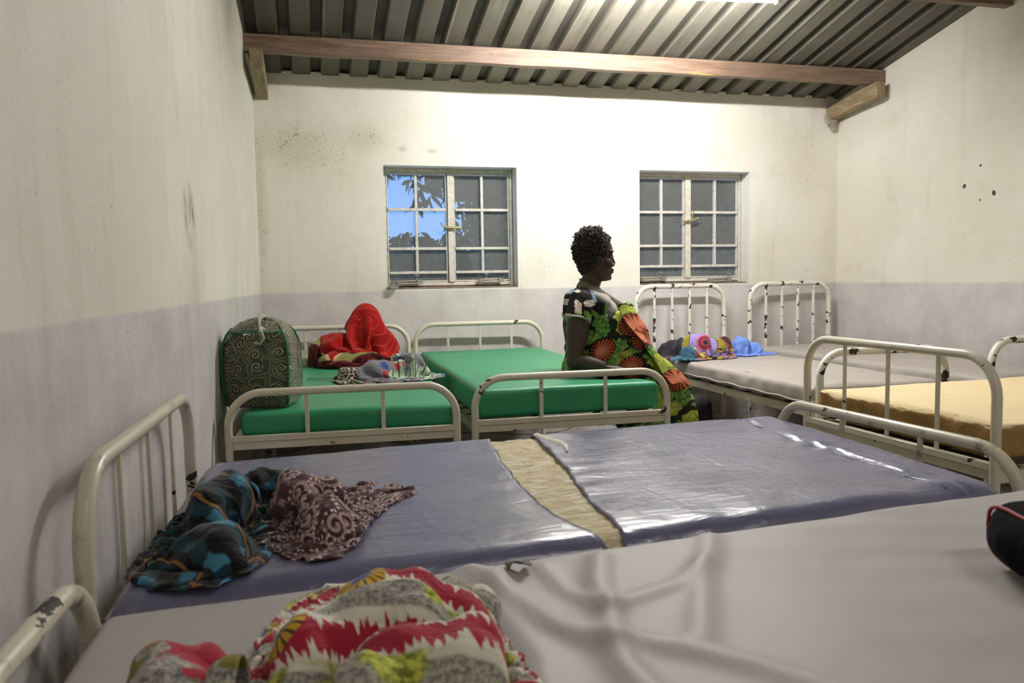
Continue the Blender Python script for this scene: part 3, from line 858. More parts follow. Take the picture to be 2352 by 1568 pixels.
    # settle small kinks
    for _ in range(1):
        Y = X.copy(); Y[1:-1, 1:-1] = .5*X[1:-1, 1:-1]+.125*(X[2:, 1:-1]+X[:-2, 1:-1]+X[1:-1, 2:]+X[1:-1, :-2]); X = Y
    return X, (cx, cy), h
def heap(name, mat, outline, z0, lumps, size, label, cat='cloth', seed=0, n=52, th=.0022, group=None, wr=.007, wl=.05, **kw):
    X, (cx, cy), h = simulate(outline, lumps, size, seed, n, **kw)
    nn, m = X.shape[:2]
    if wr:    # small creases raised along the cloth's own normal
        du = np.gradient(X, axis=0); dv = np.gradient(X, axis=1); N = np.cross(du, dv); N /= np.linalg.norm(N, axis=-1, keepdims=True)+1e-9
        N *= np.sign(N[..., 2:3].mean()) or 1
        for i in range(nn):
            for j in range(m):
                u, v = i*h, j*h; a = 1.2*seed+1.1*fbm(u*2.2+seed, v*2.2, seed, 2)
                p, q = u*math.cos(a)+v*math.sin(a), v*math.cos(a)-u*math.sin(a)
                n_ = mnoise.noise(Vector((p/wl, q/(wl*3.2), seed*2.3))); n2 = mnoise.noise(Vector((q/(wl*.8), p/(wl*2.6), seed*3.1)))
                X[i, j] += N[i, j]*wr*(1.1*(.6-min(1, math.sqrt(n_*n_*6+.015)))+.6*(.6-min(1, math.sqrt(n2*n2*6+.015))))
        X[..., 2] = np.maximum(X[..., 2], .002)
    me = bpy.data.meshes.new(name)
    F = [(i*m+j, (i+1)*m+j, (i+1)*m+j+1, i*m+j+1) for i in range(nn-1) for j in range(m-1)]
    me.from_pydata([tuple(p) for p in X.reshape(-1, 3)], [], F)
    uv = me.uv_layers.new(name='UVMap'); li = np.empty(len(me.loops), dtype=np.int32); me.loops.foreach_get('vertex_index', li)
    co = np.stack([(li//m)*h, (li % m)*h], -1); uv.data.foreach_set('uv', co.astype(np.float32).ravel())
    me.polygons.foreach_set('use_smooth', [True]*len(F))
    o = make_obj(name, me, mat); o.location = (cx, cy, z0)
    md = o.modifiers.new('sub', 'SUBSURF'); md.levels = 1; md.render_levels = 2
    if th: md = o.modifiers.new('thick', 'SOLIDIFY'); md.thickness = th; md.offset = 0
    return tag(o, label, cat, group)

def cloth_mat(name, fn, rough=.9, weave=600):
    def f(g):
        p = g.coord(); x, y, z = g.sep(p)
        q = g.coord('UV')
        c = fn(g, p, q)
        wv = (g.noise(g.vm('MULTIPLY', q, (7, 18, 1)), 1.0, 4, .55, 1.2)-.5).abs().min(.12)*4+.5*(g.noise(g.vm('MULTIPLY', q, (20, 8, 1)), 1.0, 4, .55, 1.2)-.5).abs().min(.12)*4+.3*g.noise(p, 18, 5, .6, .8)
        return {'Base Color': c, 'Roughness': rough, 'Specular IOR Level': .2, 'Sheen Weight': .15, 'Normal': g.bump(wv+.06*g.noise(p, 220, 2), .6, .007)}
    return material(name, f)
def cells(g, q, scale, rnd=.9):
    d, c, ps = g.voro(q, scale, 'F1', '2D', rnd, ('Distance', 'Color', 'Position'))
    dv = g.vm('SUBTRACT', q, ps); dx, dy, _ = g.sep(dv); r1, r2, r3 = g.sep(c)
    rr = g.vm('LENGTH', g.comb(dx, dy, 0.0))*scale
    return rr, g.at2(dy, dx), r1, r2, r3
def edges(g, q, scale): return g.voro(q, scale, 'DISTANCE_TO_EDGE', '2D', 1.0)
def warped(g, q, amt, sc):
    n = g.noise(q, sc, 3, .5, out='Color'); return g.vm('ADD', q, g.vm('SCALE', g.vm('SUBTRACT', n, (.5, .5, .5)), scale=amt))

# --- green bed: grey, blue and red print cloth
def m_print(g, p, q):
    q = warped(g, q, .02, 12); r, a, c1, c2, c3 = cells(g, q, 13)
    lines = g.sm((a*34+r*5).sin(), -.3, .5)
    c = g.mix(lines, srgb('#5a5b64'), srgb('#8b8888'))
    c = g.mix(g.sm(r, .30, .26)*(c1 > .45), c, srgb('#39508f'))
    c = g.mix(g.sm(r, .40, .36)*(c2 > .72), c, srgb('#b33a44'))
    big = g.noise(p, 7, 3); c2_ = g.mix(g.sm((g.sep(q)[0]*160).sin(), .6, .9), srgb('#a9bfa4'), srgb('#4d5a52'))
    c = g.mix(g.sm(big, .53, .57), c, c2_)
    x, _, _ = g.sep(p); lace = g.mix(g.sm(g.voro(q, 75, 'F1', '2D'), .35, .5), srgb('#2e2622'), srgb('#b7ab9a'))
    return g.mix(g.sm(x, -.15, -.19), c, lace)
heap('print_cloth', cloth_mat('print_cotton', m_print), [(.116, 4.08), (.13, 4.25), (.26, 4.36), (.42, 4.46), (.54, 4.45), (.60, 4.33), (.69, 4.26), (.70, 4.16), (.58, 4.03), (.40, 3.98), (.2, 3.98)], .694,
     [(.20, 4.16, 0, .08, .09, .08), (.36, 4.2, 0, .14, .11, .115), (.51, 4.28, 0, .12, .11, .145)], (.95, .75), 'crumpled grey blue and red print cloth lying before the red blanket', seed=3, n=60, amp=.06, wr=.010, wl=.05, center=(.40, 4.2))
# --- flat black strap
P = [(-.02+.16*i/12, 4.285-.03*i/12, .6995+.001*math.sin(i)) for i in range(13)]
o = MB().ring_tube(P, .008, 8, flat=(.2, 1.0)).build('strap', flat('black_strap', '#1b1b1d', .6)); tag(o, 'thin black strap lying on the left green mattress', 'strap')

# --- beige bed cloth heap
def m_black(g, p, q): return g.mix(g.noise(p, 30, 3), srgb('#1d1c1f'), srgb('#34323a'))
def m_burg(g, p, q):
    r, a, c1, c2, c3 = cells(g, q, 30); return g.mix(g.sm(r, .35, .25), srgb('#5b2b33'), srgb('#a9737a'))
def m_teal(g, p, q):
    r, a, c1, c2, c3 = cells(g, warped(g, q, .02, 20), 26)
    c = g.mix(g.noise(p, 40, 4), srgb('#223f56'), srgb('#4d7a90'))
    x, y, z = g.sep(p); f = g.sm(x, .03, .06)
    d = g.mix(g.sm(r, .45, .38), srgb('#7d3b45'), srgb('#c0b13e')); d = g.mix((c1 > .66)*g.sm(r, .3, .26), d, srgb('#6f9a44')); d = g.mix((c2 > .75)*g.sm(r, .36, .3), d, srgb('#cf4a4d'))
    return g.mix(f, c, d)
def m_disc(g, p, q):
    x, y, z = g.sep(p); dx = x-(-.048); dz = z+.25*(y+.12)-.118
    r = (dx*dx*1.0+dz*dz*1.15).sqrt(); a = g.at2(dz, dx)
    dots = g.voro(q, 95, 'F1', '2D', .15)
    c = g.mix(g.sm(dots, .30, .40), srgb('#2f2c1a'), srgb('#b6a63c'))
    n = g.noise(p, 6, 3)
    br = g.mix(g.sm((x*70+z*110+6*n).sin(), .5, .9), srgb('#46222a'), srgb('#8f3b40'))
    c = g.mix(g.sm(x+.5*z+.05*n, .165, .185), c, br)
    low = g.noise(g.vm('MULTIPLY', p, (1, 1, 1.5)), 16, 4, .6)
    lowc = g.ramp(low, [(.36, srgb('#1c1720')), (.45, srgb('#b99d34')), (.52, srgb('#4d2a30')), (.58, srgb('#8076b8')), (.66, srgb('#c53c44'))], 'CONSTANT')
    c = g.mix(g.sm(z, .062, .05), c, lowc)
    lav = g.mix(g.sm((a*46).sin(), -.2, .5), srgb('#8173b4'), srgb('#a99ad2'))
    disc = g.mix(g.sm(r, .058, .055), lav, srgb('#d2485a')); disc = g.mix(g.sm(r, .049, .046), disc, g.mix(g.sm((a*30).sin(), -.3, .3), srgb('#5a2f44'), srgb('#8d3c50')))
    disc = g.mix(g.sm(r, .027, .025), disc, srgb('#d2485a')); disc = g.mix(g.sm(r, .020, .018), disc, srgb('#2c2830'))
    c = g.mix(g.sm(r, .106, .103), c, srgb('#211d22'))
    return g.mix(g.sm(r, .102, .099), c, disc)
def m_blue2(g, p, q): return g.mix(g.noise(p, 8, 4), srgb('#5578c8'), srgb('#7f9fe2'))
ZC = .672
heap('black_cloth', cloth_mat('black_cotton', m_black), [(2.24, 4.86), (2.30, 5.0), (2.42, 5.0), (2.50, 4.9), (2.47, 4.80), (2.36, 4.77), (2.28, 4.79)], ZC, [(2.36, 4.88, 0, .11, .10, .135)], (.45, .40), 'black cloth lying behind the heap on the beige mattress', seed=11, n=40, amp=.04, wr=.010, wl=.05)
heap('maroon_cloth', cloth_mat('maroon_print', m_burg), [(2.19, 4.74), (2.22, 4.82), (2.29, 4.83), (2.33, 4.76), (2.29, 4.71), (2.22, 4.69)], ZC, [(2.27, 4.77, 0, .03, .03, .015)], (.34, .26), 'small maroon cloth at the left tip of the heap on the beige mattress', seed=12, n=34, amp=.03)
heap('teal_cloth', cloth_mat('teal_print', m_teal), [(2.19, 4.62), (2.25, 4.68), (2.33, 4.73), (2.42, 4.74), (2.49, 4.68), (2.49, 4.58), (2.38, 4.54), (2.24, 4.58)], ZC, [(2.37, 4.67, 0, .06, .055, .10), (2.44, 4.64, 0, .05, .05, .055), (2.28, 4.64, 0, .05, .05, .03)], (.55, .40), 'crumpled teal and flower print cloth at the front left of the heap', seed=13, n=46, amp=.05, wr=.010, wl=.04)
heap('disc_print_cloth', cloth_mat('disc_print', m_disc), [(2.37, 4.66), (2.38, 4.80), (2.43, 4.92), (2.56, 4.94), (2.69, 4.88), (2.73, 4.76), (2.70, 4.62), (2.56, 4.56), (2.46, 4.59)], ZC, [(2.48, 4.78, .02, .10, .09, .135), (2.61, 4.78, .01, .10, .09, .115)], (.75, .75), 'yellow and maroon cloth printed with a large lavender and red disc', seed=14, n=56, amp=.03, shrink=.92, wr=.005, wl=.07, center=(2.55, 4.75))
heap('blue_cloth', cloth_mat('plain_blue', m_blue2), [(2.71, 4.72), (2.71, 4.86), (2.80, 4.94), (2.92, 4.92), (2.98, 4.84), (3.09, 4.76), (3.05, 4.70), (2.92, 4.66), (2.78, 4.64)], ZC, [(2.80, 4.80, 0, .085, .10, .14), (2.91, 4.80, 0, .08, .09, .10)], (.75, .55), 'crumpled plain light blue cloth on the beige mattress', seed=15, n=60, amp=.07, wr=.012, wl=.045, center=(2.86, 4.79))

# --- blue mattress cloths
def m_check(g, p, q):
    q = warped(g, q, .085, 8); x, y, z = g.sep(q)
    u = x*1.7+y*1.0; v = y*1.7-x*1.0
    a = g.sm((u*52).sin(), -.1, .35); b = g.sm((v*44).sin(), -.1, .35)
    n = g.noise(p, 12, 4)
    c = g.mix(a, srgb('#101214'), srgb('#183c46')); c = g.mix(b*.75, c, srgb('#221f26'))
    c = g.mix(a*b*g.sm(n, .45, .6), c, srgb('#4584a0'))
    c = g.mix(g.sm(((u*26+1.2)*.5).sin().abs(),   .992, .998)*.8, c, srgb('#9a6f3c'))
    return c
ZF = .703
heap('teal_checked_cloth', cloth_mat('teal_check', m_check, .95), [(-.325, 1.42), (-.305, 1.62), (-.275, 1.86), (-.19, 1.99), (-.08, 2.00), (-.04, 1.92), (-.09, 1.75), (-.08, 1.58), (-.09, 1.42), (-.17, 1.345), (-.27, 1.37)], ZF,
     [(-.2, 1.70, 0, .09, .16, .12), (-.17, 1.48, 0, .08, .09, .085), (-.12, 1.88, 0, .08, .08, .09)], (.85, 1.15), 'rumpled dark teal and black checked cloth on the blue mattress', seed=21, n=54, amp=.06, wr=.014, wl=.06, center=(-.19, 1.67))
def m_paisley(g, p, q):
    q = warped(g, q, .03, 14); r, a, c1, c2, c3 = cells(g, q, 17)
    sp = g.sm((r*26+a*1.0).sin(), -.1, .5); dots = g.sm((a*12).sin(), .2, .6)*g.sm((r-.42).abs(), .07, .03)
    n = g.noise(q, 46, 4, .7)
    c = g.mix(sp*g.sm(r, .5, .3), srgb('#4a3136'), srgb('#b79c98')); c = g.mix(g.sm(n, .52, .62)*.75, c, srgb('#a98a87')); c = g.mix(dots, c, srgb('#d8c6bd'))
    return c
heap('brown_paisley_cloth', cloth_mat('brown_paisley', m_paisley, .95), [(-.12, 1.58), (-.105, 1.80), (-.05, 1.92), (.03, 1.93), (.085, 1.925), (.15, 1.955), (.235, 1.845), (.165, 1.74), (.11, 1.62), (.085, 1.52), (.045, 1.44), (-.03, 1.43), (-.08, 1.49)], ZF,
     [(-.03, 1.74, 0, .085, .13, .115), (.03, 1.56, 0, .07, .09, .10), (.10, 1.80, 0, .04, .06, .025)], (.75, .9), 'brown and cream paisley cloth with a pointed corner on the blue mattress', seed=22, n=56, amp=.05, wr=.012, wl=.05, center=(.01, 1.69), twist=.5)

# --- nearest mattress bundle
def m_ikat(g, p, q):
    q = g.vm('SCALE', q, scale=1.45); x, y, z = g.sep(q); n = g.noise(q, 9, 3); f = g.noise(q, 110, 3, .8)
    t = y+.25*x+.03*n
    band = (t*5.0+.32).fract()
    teeth = (g.noise(g.vm('MULTIPLY', q, (100, 6, 1)), 1.0, 2, .5)-.5)*.5
    grey = g.mix(g.sm(f, .4, .6), srgb('#77756f'), srgb('#b5b1a6'))
    white = srgb('#d6d2c4')
    red = g.sm((band+teeth-.5).abs(), .17, .14)
    c = g.mix(g.sm((band-.5).abs(), .34, .30), grey, white); c = g.mix(red, c, srgb('#a2243a'))
    m2 = g.noise(q, 5.5, 2); ol = g.sm(m2, .55, .60)
    lime = g.mix(g.sm(g.noise(q, 45, 4, .7), .42, .58), srgb('#70762a'), srgb('#c3c552'))
    c = g.mix(ol*g.sm((band-.5).abs(), .2, .26), c, lime)
    r, a, c1, c2, c3 = cells(g, q, 6.5)
    fan = g.mix(g.sm((a*16).sin(), .3, .7), srgb('#c99e1f'), srgb('#4a3c1c'))
    c = g.mix(g.sm(r, .33, .31)*(c1 > .83), c, fan)
    c = g.mix(g.sm(r, .14, .12)*(c1 > .83), c, srgb('#3f4a8a'))
    return c
ZG = .710
heap('red_and_grey_print_bundle', cloth_mat('ikat_print', m_ikat, .95), [(-.09, 1.0), (-.07, 1.17), (-.02, 1.27), (.08, 1.285), (.17, 1.24), (.225, 1.12), (.25, .98), (.26, .82), (.20, .68), (.06, .64), (-.04, .68), (-.08, .82)], ZG,
     [(.07, 1.04, 0, .13, .16, .118), (.10, .89, 0, .12, .13, .11), (.185, 1.02, 0, .06, .14, .08), (-.02, 1.0, 0, .06, .13, .06)], (.85, 1.15), 'large bundle of grey, red and lime print cloth on the nearest mattress', seed=31, n=62, amp=.06, wr=.012, wl=.06, center=(.08, .97))
def m_ikat2(g, p, q):
    x, y, z = g.sep(q); n = g.noise(q, 14, 4); f = g.noise(q, 120, 3, .8)
    c = g.mix(g.sm(f, .4, .6), srgb('#6d6b68'), srgb('#b3afa6'))
    c = g.mix(g.sm(n, .52, .56), c, srgb('#7a7426')); c = g.mix(g.sm(g.noise(q, 9, 3), .58, .6), c, srgb('#a52a40'))
    yy, _, zz = g.sep(q)
    hem = g.ramp(g.noise(q, 30, 3), [(.35, srgb('#dcdad2')), (.55, srgb('#e6e4dc')), (.6, srgb('#9fc3c6')), (.66, srgb('#d8b03c')), (.72, srgb('#3a3733'))], 'CONSTANT')
    return g.mix(g.sm(yy, .07, .06), c, hem)
heap('folded_print_cloth', cloth_mat('olive_print', m_ikat2, .95), [(-.265, .82), (-.235, .94), (-.18, 1.02), (-.12, 1.02), (-.085, .94), (-.09, .80), (-.14, .70), (-.23, .70)], ZG,
     [(-.16, .90, 0, .09, .11, .095)], (.5, .7), 'smaller olive, red and grey print cloth left of the large bundle', seed=32, n=40, amp=.05, center=(-.17, .87))

# ------------------------------------------------------------------ fused solids
def fuse(mb, name, mat, voxel=.008, it=4, parent=None, disp=None, smooth_f=.5, cut=None):
    tmp = mb.build('tmp_'+name, None, None, 0)
    m = tmp.modifiers.new('r', 'REMESH'); m.mode = 'VOXEL'; m.voxel_size = voxel
    if it: s = tmp.modifiers.new('s', 'SMOOTH'); s.iterations = it; s.factor = smooth_f
    dg = bpy.context.evaluated_depsgraph_get(); dg.update()
    me = bpy.data.meshes.new_from_object(tmp.evaluated_get(dg)); me.name = name
    bpy.data.objects.remove(tmp, do_unlink=True)
    if disp or cut:
        bm = bmesh.new(); bm.from_mesh(me); bm.normal_update()
        if disp:
            mv = [(v, disp(v.co, v.normal)) for v in bm.verts]
            for v, d in mv: v.co = v.co+v.normal*d
        if cut: bmesh.ops.delete(bm, geom=[v for v in bm.verts if cut(v.co)], context='VERTS')
        bm.to_mesh(me); bm.free()
    me.polygons.foreach_set('use_smooth', [True]*len(me.polygons))
    return make_obj(name, me, mat, parent)

# --- red plush blanket
def m_plush(g):
    p = g.coord(); q = g.coord('UV'); x, y, _ = g.sep(q)
    qw = warped(g, q, .05, 6)
    dx, dz, _ = g.sep(g.vm('SUBTRACT', qw, (.80, .55, 0))); r = (dx*dx+dz*dz).sqrt(); a = g.at2(dz, dx)
    petal = g.sm(((r*62+2.0*(a*4+r*20).sin()).sin()).abs(), .25, .06)*g.sm(r, .40, .30)
    n = g.noise(p, 14, 4); n2 = g.noise(p, 130, 3, .8)
    c = g.mix(n, srgb('#8c1315'), srgb('#b4211e')); c = g.mix(petal*.55, c, srgb('#d65a4e'))
    dark = g.mix(g.sm(g.noise(q, 26, 4, .7), .5, .62)*.6, srgb('#3a1215'), srgb('#8c2f2e'))
    ol = g.mix(g.noise(p, 50, 4), srgb('#77743e'), srgb('#a8a268'))
    wob = .05*(g.noise(q, 5, 3)-.5)
    e = x.min(1.5-x).min(y).min(1.2-y)+wob
    c = g.mix(g.sm(e, .33, .32), c, ol); c = g.mix(g.sm(e, .24, .23), c, dark)
    c = g.mix(g.sm((e-.33).abs(), .012, .006)*.7, c, srgb('#d8cfa0'))
    c = g.mix(g.sm(n2, .4, .7)*.25, c, srgb('#20070a'))
    return {'Base Color': c, 'Roughness': 1.0, 'Specular IOR Level': .05, 'Sheen Weight': .22, 'Sheen Roughness': .5, 'Sheen Tint': (1, .55, .5, 1), 'Normal': g.bump(n2+.6*n, .45, .006)}
o = heap('blanket', material('red_plush', m_plush), [(-.005, 5.02), (-.01, 5.16), (.12, 5.26), (.30, 5.27), (.46, 5.24), (.545, 5.12), (.56, 4.98), (.50, 4.86), (.38, 4.80), (.22, 4.74), (.10, 4.78), (.03, 4.90)], .694,
     [(.38, 5.03, .10, .15, .13, .14), (.345, 5.04, .23, .10, .10, .145), (.46, 5.0, .04, .075, .10, .13), (.20, 5.02, .05, .11, .10, .15), (.075, 5.07, .03, .085, .09, .125), (.24, 4.88, 0, .16, .09, .09)], (1.5, 1.2),
     'bunched red plush blanket with maroon and olive border on the left green mattress', 'blanket', 5, 58, .012, amp=.05, center=(.30, 5.0), thick=1.5, bend=.6, steps=150, shrink=.92, wr=.016, wl=.13)

def rot(ax, d): return Matrix.Rotation(R(d), 3, ax)
# --- torch lying by the blanket
t = empty('torch', (-.040, 5.02, .718), R(8), 'small torch with a yellow ring, lying left of the red blanket', 'torch')
M_y = flat('yellow_plastic', '#d8cf2c', .4); M_dk = flat('dark_green_plastic', '#1d3324', .4)
Mx = Matrix.Rotation(R(90), 3, 'X')
MB().lathe([(.014, -.12), (.015, -.04), (.017, -.02), (.017, -.119)][:3]+[(.022, -.012)], 16, (0, 0, 0), Mx).build('body', M_dk, t, 60)
MB().lathe([(.020, -.014), (.0255, -.008), (.0255, .010), (.021, .012), (.0195, .004)], 20, (0, 0, 0), Mx).build('bezel', M_y, t, 60)
MB().lathe([(.0005, .006), (.010, .0105), (.0195, .008), (.0195, .004)], 20, (0, 0, 0), Mx).build('lens', material('lens_glass', lambda g: {'Base Color': srgb('#aeb7b0'), 'Roughness': .12, 'Metallic': .4}), t, 60)
# ------------------------------------------------------------------ woman
YW = 3.87
def m_skin(g):
    p = g.coord(); n = g.noise(p, 25, 4); n2 = g.noise(p, 150, 3)
    c = g.mix(n, srgb('#3a2a23'), srgb('#503c34'))
    return {'Base Color': c, 'Roughness': .52, 'Specular IOR Level': .35, 'Normal': g.bump(n2, .08, .002)}
M_skin = material('dark_skin', m_skin)
W = empty('person', (1.42, YW, .70), R(-12), 'woman in floral blouse and green and orange wrap, sitting in profile on the green mattress', 'person')
OX, OZ = 1.42, .70
def L(x, y, z): return ((x-OX)*.95, y, z-OZ)     # x, z world; y from her own middle plane (minus = near)
def ring(z, xb, xf, w, n=28, e=2.3, tilt=0, sq=1.0, taper=.0, yc=0):
    xc, a = (xb+xf)/2, (xf-xb)/2; out = []
    for j in range(n):
        th = 2*PI*j/n; c, s = math.cos(th), math.sin(th)
        cc = math.copysign(abs(c)**(2/e), c); ss = math.copysign(abs(s)**(2/e), s)
        x = xc+a*cc; y = w*ss*(1-taper*max(0, cc)); out.append(L(x, y+yc, z+tilt*(x-xc)))
    return out
mb = MB()
# head
H = [(1.186, 1.440, 1.497, .034), (1.193, 1.425, 1.513, .046), (1.207, 1.405, 1.522, .054), (1.222, 1.388, 1.5245, .059), (1.24, 1.373, 1.526, .063), (1.258, 1.362, 1.525, .066),
     (1.28, 1.350, 1.526, .069), (1.31, 1.341, 1.527, .0715), (1.33, 1.337, 1.531, .0735), (1.35, 1.336, 1.532, .075), (1.375, 1.340, 1.525, .074), (1.398, 1.350, 1.508, .067), (1.416, 1.366, 1.486, .056), (1.43, 1.395, 1.458, .034)]
mb.loft([ring(z, a, b, w, 32, 2.2, 0, 1, .32) for z, a, b, w in H])
mb.ring_tube([L(1.526, 0, 1.325), L(1.531, 0, 1.30), L(1.5375, 0, 1.281), L(1.539, 0, 1.271)], [.006, .0065, .0085, .0095], 12)
for s in (-1, 1):
    mb.ball(L(1.530, s*.012, 1.267), (.0105, .0085, .0085), 12, 8)
    mb.ball(L(1.522, s*.026, 1.337), (.012, .024, .007), 12, 8)
    mb.ball(L(1.498, s*.040, 1.275), (.026, .022, .028), 14, 10)
    mb.ball(L(1.514, s*.030, 1.303), (.010, .017, .006), 12, 8); mb.ball(L(1.513, s*.030, 1.322), (.011, .017, .0055), 12, 8)
    mb.ball(L(1.449, s*.0725, 1.290), (.017, .008, .029), 14, 10, rot('Y', 12))
    mb.ball(L(1.443, s*.077, 1.295), (.014, .008, .024), 14, 10, rot('Y', 12))
mb.ball(L(1.5265, 0, 1.2435), (.0125, .021, .0055), 14, 8); mb.ball(L(1.524, 0, 1.2315), (.0115, .019, .0062), 14, 8)
mb.ball(L(1.509, 0, 1.203), (.016, .021, .014), 14, 8)
# neck, torso, legs
mb.ring_tube([L(1.395, 0, 1.10), L(1.402, 0, 1.16), L(1.418, 0, 1.20), L(1.43, 0, 1.25)], [.062, .054, .051, .053], 18)
T = [(.715, 1.305, 1.60, .165), (.78, 1.292, 1.62, .172), (.86, 1.293, 1.64, .155), (.94, 1.293, 1.62, .142), (1.02, 1.295, 1.565, .148), (1.08, 1.305, 1.52, .158), (1.115, 1.325, 1.49, .145), (1.142, 1.35, 1.465, .09)]
mb.loft([ring(z, a, b, w) for z, a, b, w in T])
for s in (-1, 1):
    mb.ring_tube([L(1.40, s*.095, .80), L(1.62, s*.10, .745), L(1.845, s*.09, .60), L(1.86, s*.085, .54), L(1.80, s*.08, .34), L(1.755, s*.08, .10), L(1.755, s*.08, .06)], [.095, .088, .062, .058, .054, .034, .036], 16)
    mb.ring_tube([L(1.725, s*.08, .045), L(1.80, s*.085, .04), L(1.88, s*.09, .03), L(1.93, s*.092, .024)], [.032, .036, .032, .018], 14, flat=(.75, 1.15))
# arms (near arm props on the mattress edge, far arm on the lap)
def arm(sh, el, wr, hand_dir, y_in):
    (sx, sy, sz), (ex, ey, ez), (wx, wy, wz) = sh, el, wr
    mid = ((sx+ex)/2-.006, (sy+ey)/2, (sz+ez)/2)
    mb.ring_tube([L(sx, sy, sz), L(*mid), L(ex, ey, ez), L(ex*.62+wx*.38, ey*.62+wy*.38, ez*.62+wz*.38), L(ex*.2+wx*.8, ey*.2+wy*.8, ez*.2+wz*.8), L(wx, wy, wz)], [.058, .057, .047, .043, .030, .025], 18)
    mb.ball(L(ex-.004, ey, ez), .045, 14, 10)
    hd = Vector(hand_dir).normalized(); side = Vector((0, 1, 0)); up = hd.cross(side)
    w0 = Vector((wx, wy, wz))
    c = w0+hd*.045
    mb.ring_tube([L(*(w0)), L(*(w0+hd*.03)), L(*(w0+hd*.062)), L(*(w0+hd*.085))], [.024, .034, .038, .033], 14, flat=(.42, 1.1), up=(0, 0, 1))
    for k, (off, ln) in enumerate(((-.030, .062), (-.010, .075), (.011, .071), (.030, .055))):
        b = w0+hd*.075+side*off*.95; tip = Vector((0, 0, -1))
        d1 = (hd+side*off*2.5).normalized()
        pts = [b, b+d1*ln*.4+Vector((0, 0, .004)), b+d1*ln*.75-Vector((0, 0, .003)), b+d1*ln-Vector((0, 0, .012))]
        mb.ring_tube([L(*q) for q in pts], [.0095, .009, .008, .006], 10)
    tb = w0+hd*.02+side*y_in*.028
    mb.ring_tube([L(*q) for q in (tb, tb+hd*.025+side*y_in*.020-Vector((0, 0, .004)), tb+hd*.055+side*y_in*.026-Vector((0, 0, .010)))], [.013, .011, .008], 10)
arm((1.338, -.150, 1.075), (1.300, -.192, .795), (1.452, -.225, .768), (1, -.08, -.16), 1)
arm((1.345, .150, 1.075), (1.335, .20, .83), (1.50, .12, .845), (1, -.35, -.22), -1)
body = fuse(mb, 'body', M_skin, .0042, 2, W)
# eyes
M_eye = material('eye', lambda g: (lambda p: {'Base Color': g.mix(g.sm(g.sep(p)[0], .0030, .0036), srgb('#5d5249'), srgb('#0d0908')), 'Roughness': .2})(g.coord()))
for s in (-1, 1):
    o = MB().ball((0, 0, 0), .0085, 16, 12).build('eye', M_eye, W, 180); o.location = L(1.5135, s*.028, 1.3145); o.rotation_euler = (0, 0, s*.15)
# hair
def m_hair(g):
    p = g.coord(); n = g.noise(p, 90, 4, .7)
    return {'Base Color': g.mix(n, srgb('#1a1614'), srgb('#4a423d')), 'Roughness': .7, 'Specular IOR Level': .3, 'Normal': g.bump(n, .8, .004)}
rnd = random.Random(5); mb = MB(); cnt = 0
cx0, cz0 = 1.432, 1.315
HT = [(z, a, b, w) for z, a, b, w in H]
def head_pt(u, th):
    z = u; 
    for (z0, a0, b0, w0), (z1, a1, b1, w1) in zip(HT, HT[1:]):
        if z0 <= z <= z1:
            t = (z-z0)/(z1-z0); a, b, w = a0+(a1-a0)*t, b0+(b1-b0)*t, w0+(w1-w0)*t
            c, s = math.cos(th), math.sin(th); return Vector(((a+b)/2+(b-a)/2*c, w*s*(1-.32*max(0, c)), z))
    return Vector((1.427, 0, 1.432))
def hairy(p):
    front = 1.468+(p.z-1.30)*.42 if p.z < 1.395 else 1.53
    if p.z < 1.27: front = 1.425-(1.27-p.z)*1.3
    if p.z > 1.36: front = max(front, 1.482+(p.z-1.36)*.2)
    return p.x < front and p.z > 1.232
shell = MB()
while cnt < 1500:
    u = rnd.uniform(1.23, 1.432) if rnd.random() < .86 else rnd.uniform(1.40, 1.436); p = head_pt(min(u, 1.43), rnd.uniform(0, 2*PI))
    if u > 1.43: p = Vector((rnd.uniform(1.395, 1.458), rnd.uniform(-.034, .034), 1.431))
    if not hairy(p): continue
    d = (p-Vector((1.43, 0, 1.31))); d.z *= .9; d.normalize()
    fall = 1 if p.z > 1.30 else .75
    ln = rnd.uniform(.011, .026)*fall*(1.0+.25*(p.z > 1.39))
    if p.x > 1.46: ln *= .55
    e = (d+Vector((rnd.uniform(-.5, .5), rnd.uniform(-.5, .5), rnd.uniform(-.4, .5)))).normalized()
    q = p+d*ln*.6
    mb.ring_tube([L(*(p-d*.006)), L(*q), L(*(q+e*ln*.75))], [.0068, .0062, .0030], 5)
    cnt += 1
mb.build('hair', material('short_hair', m_hair), W, 180)

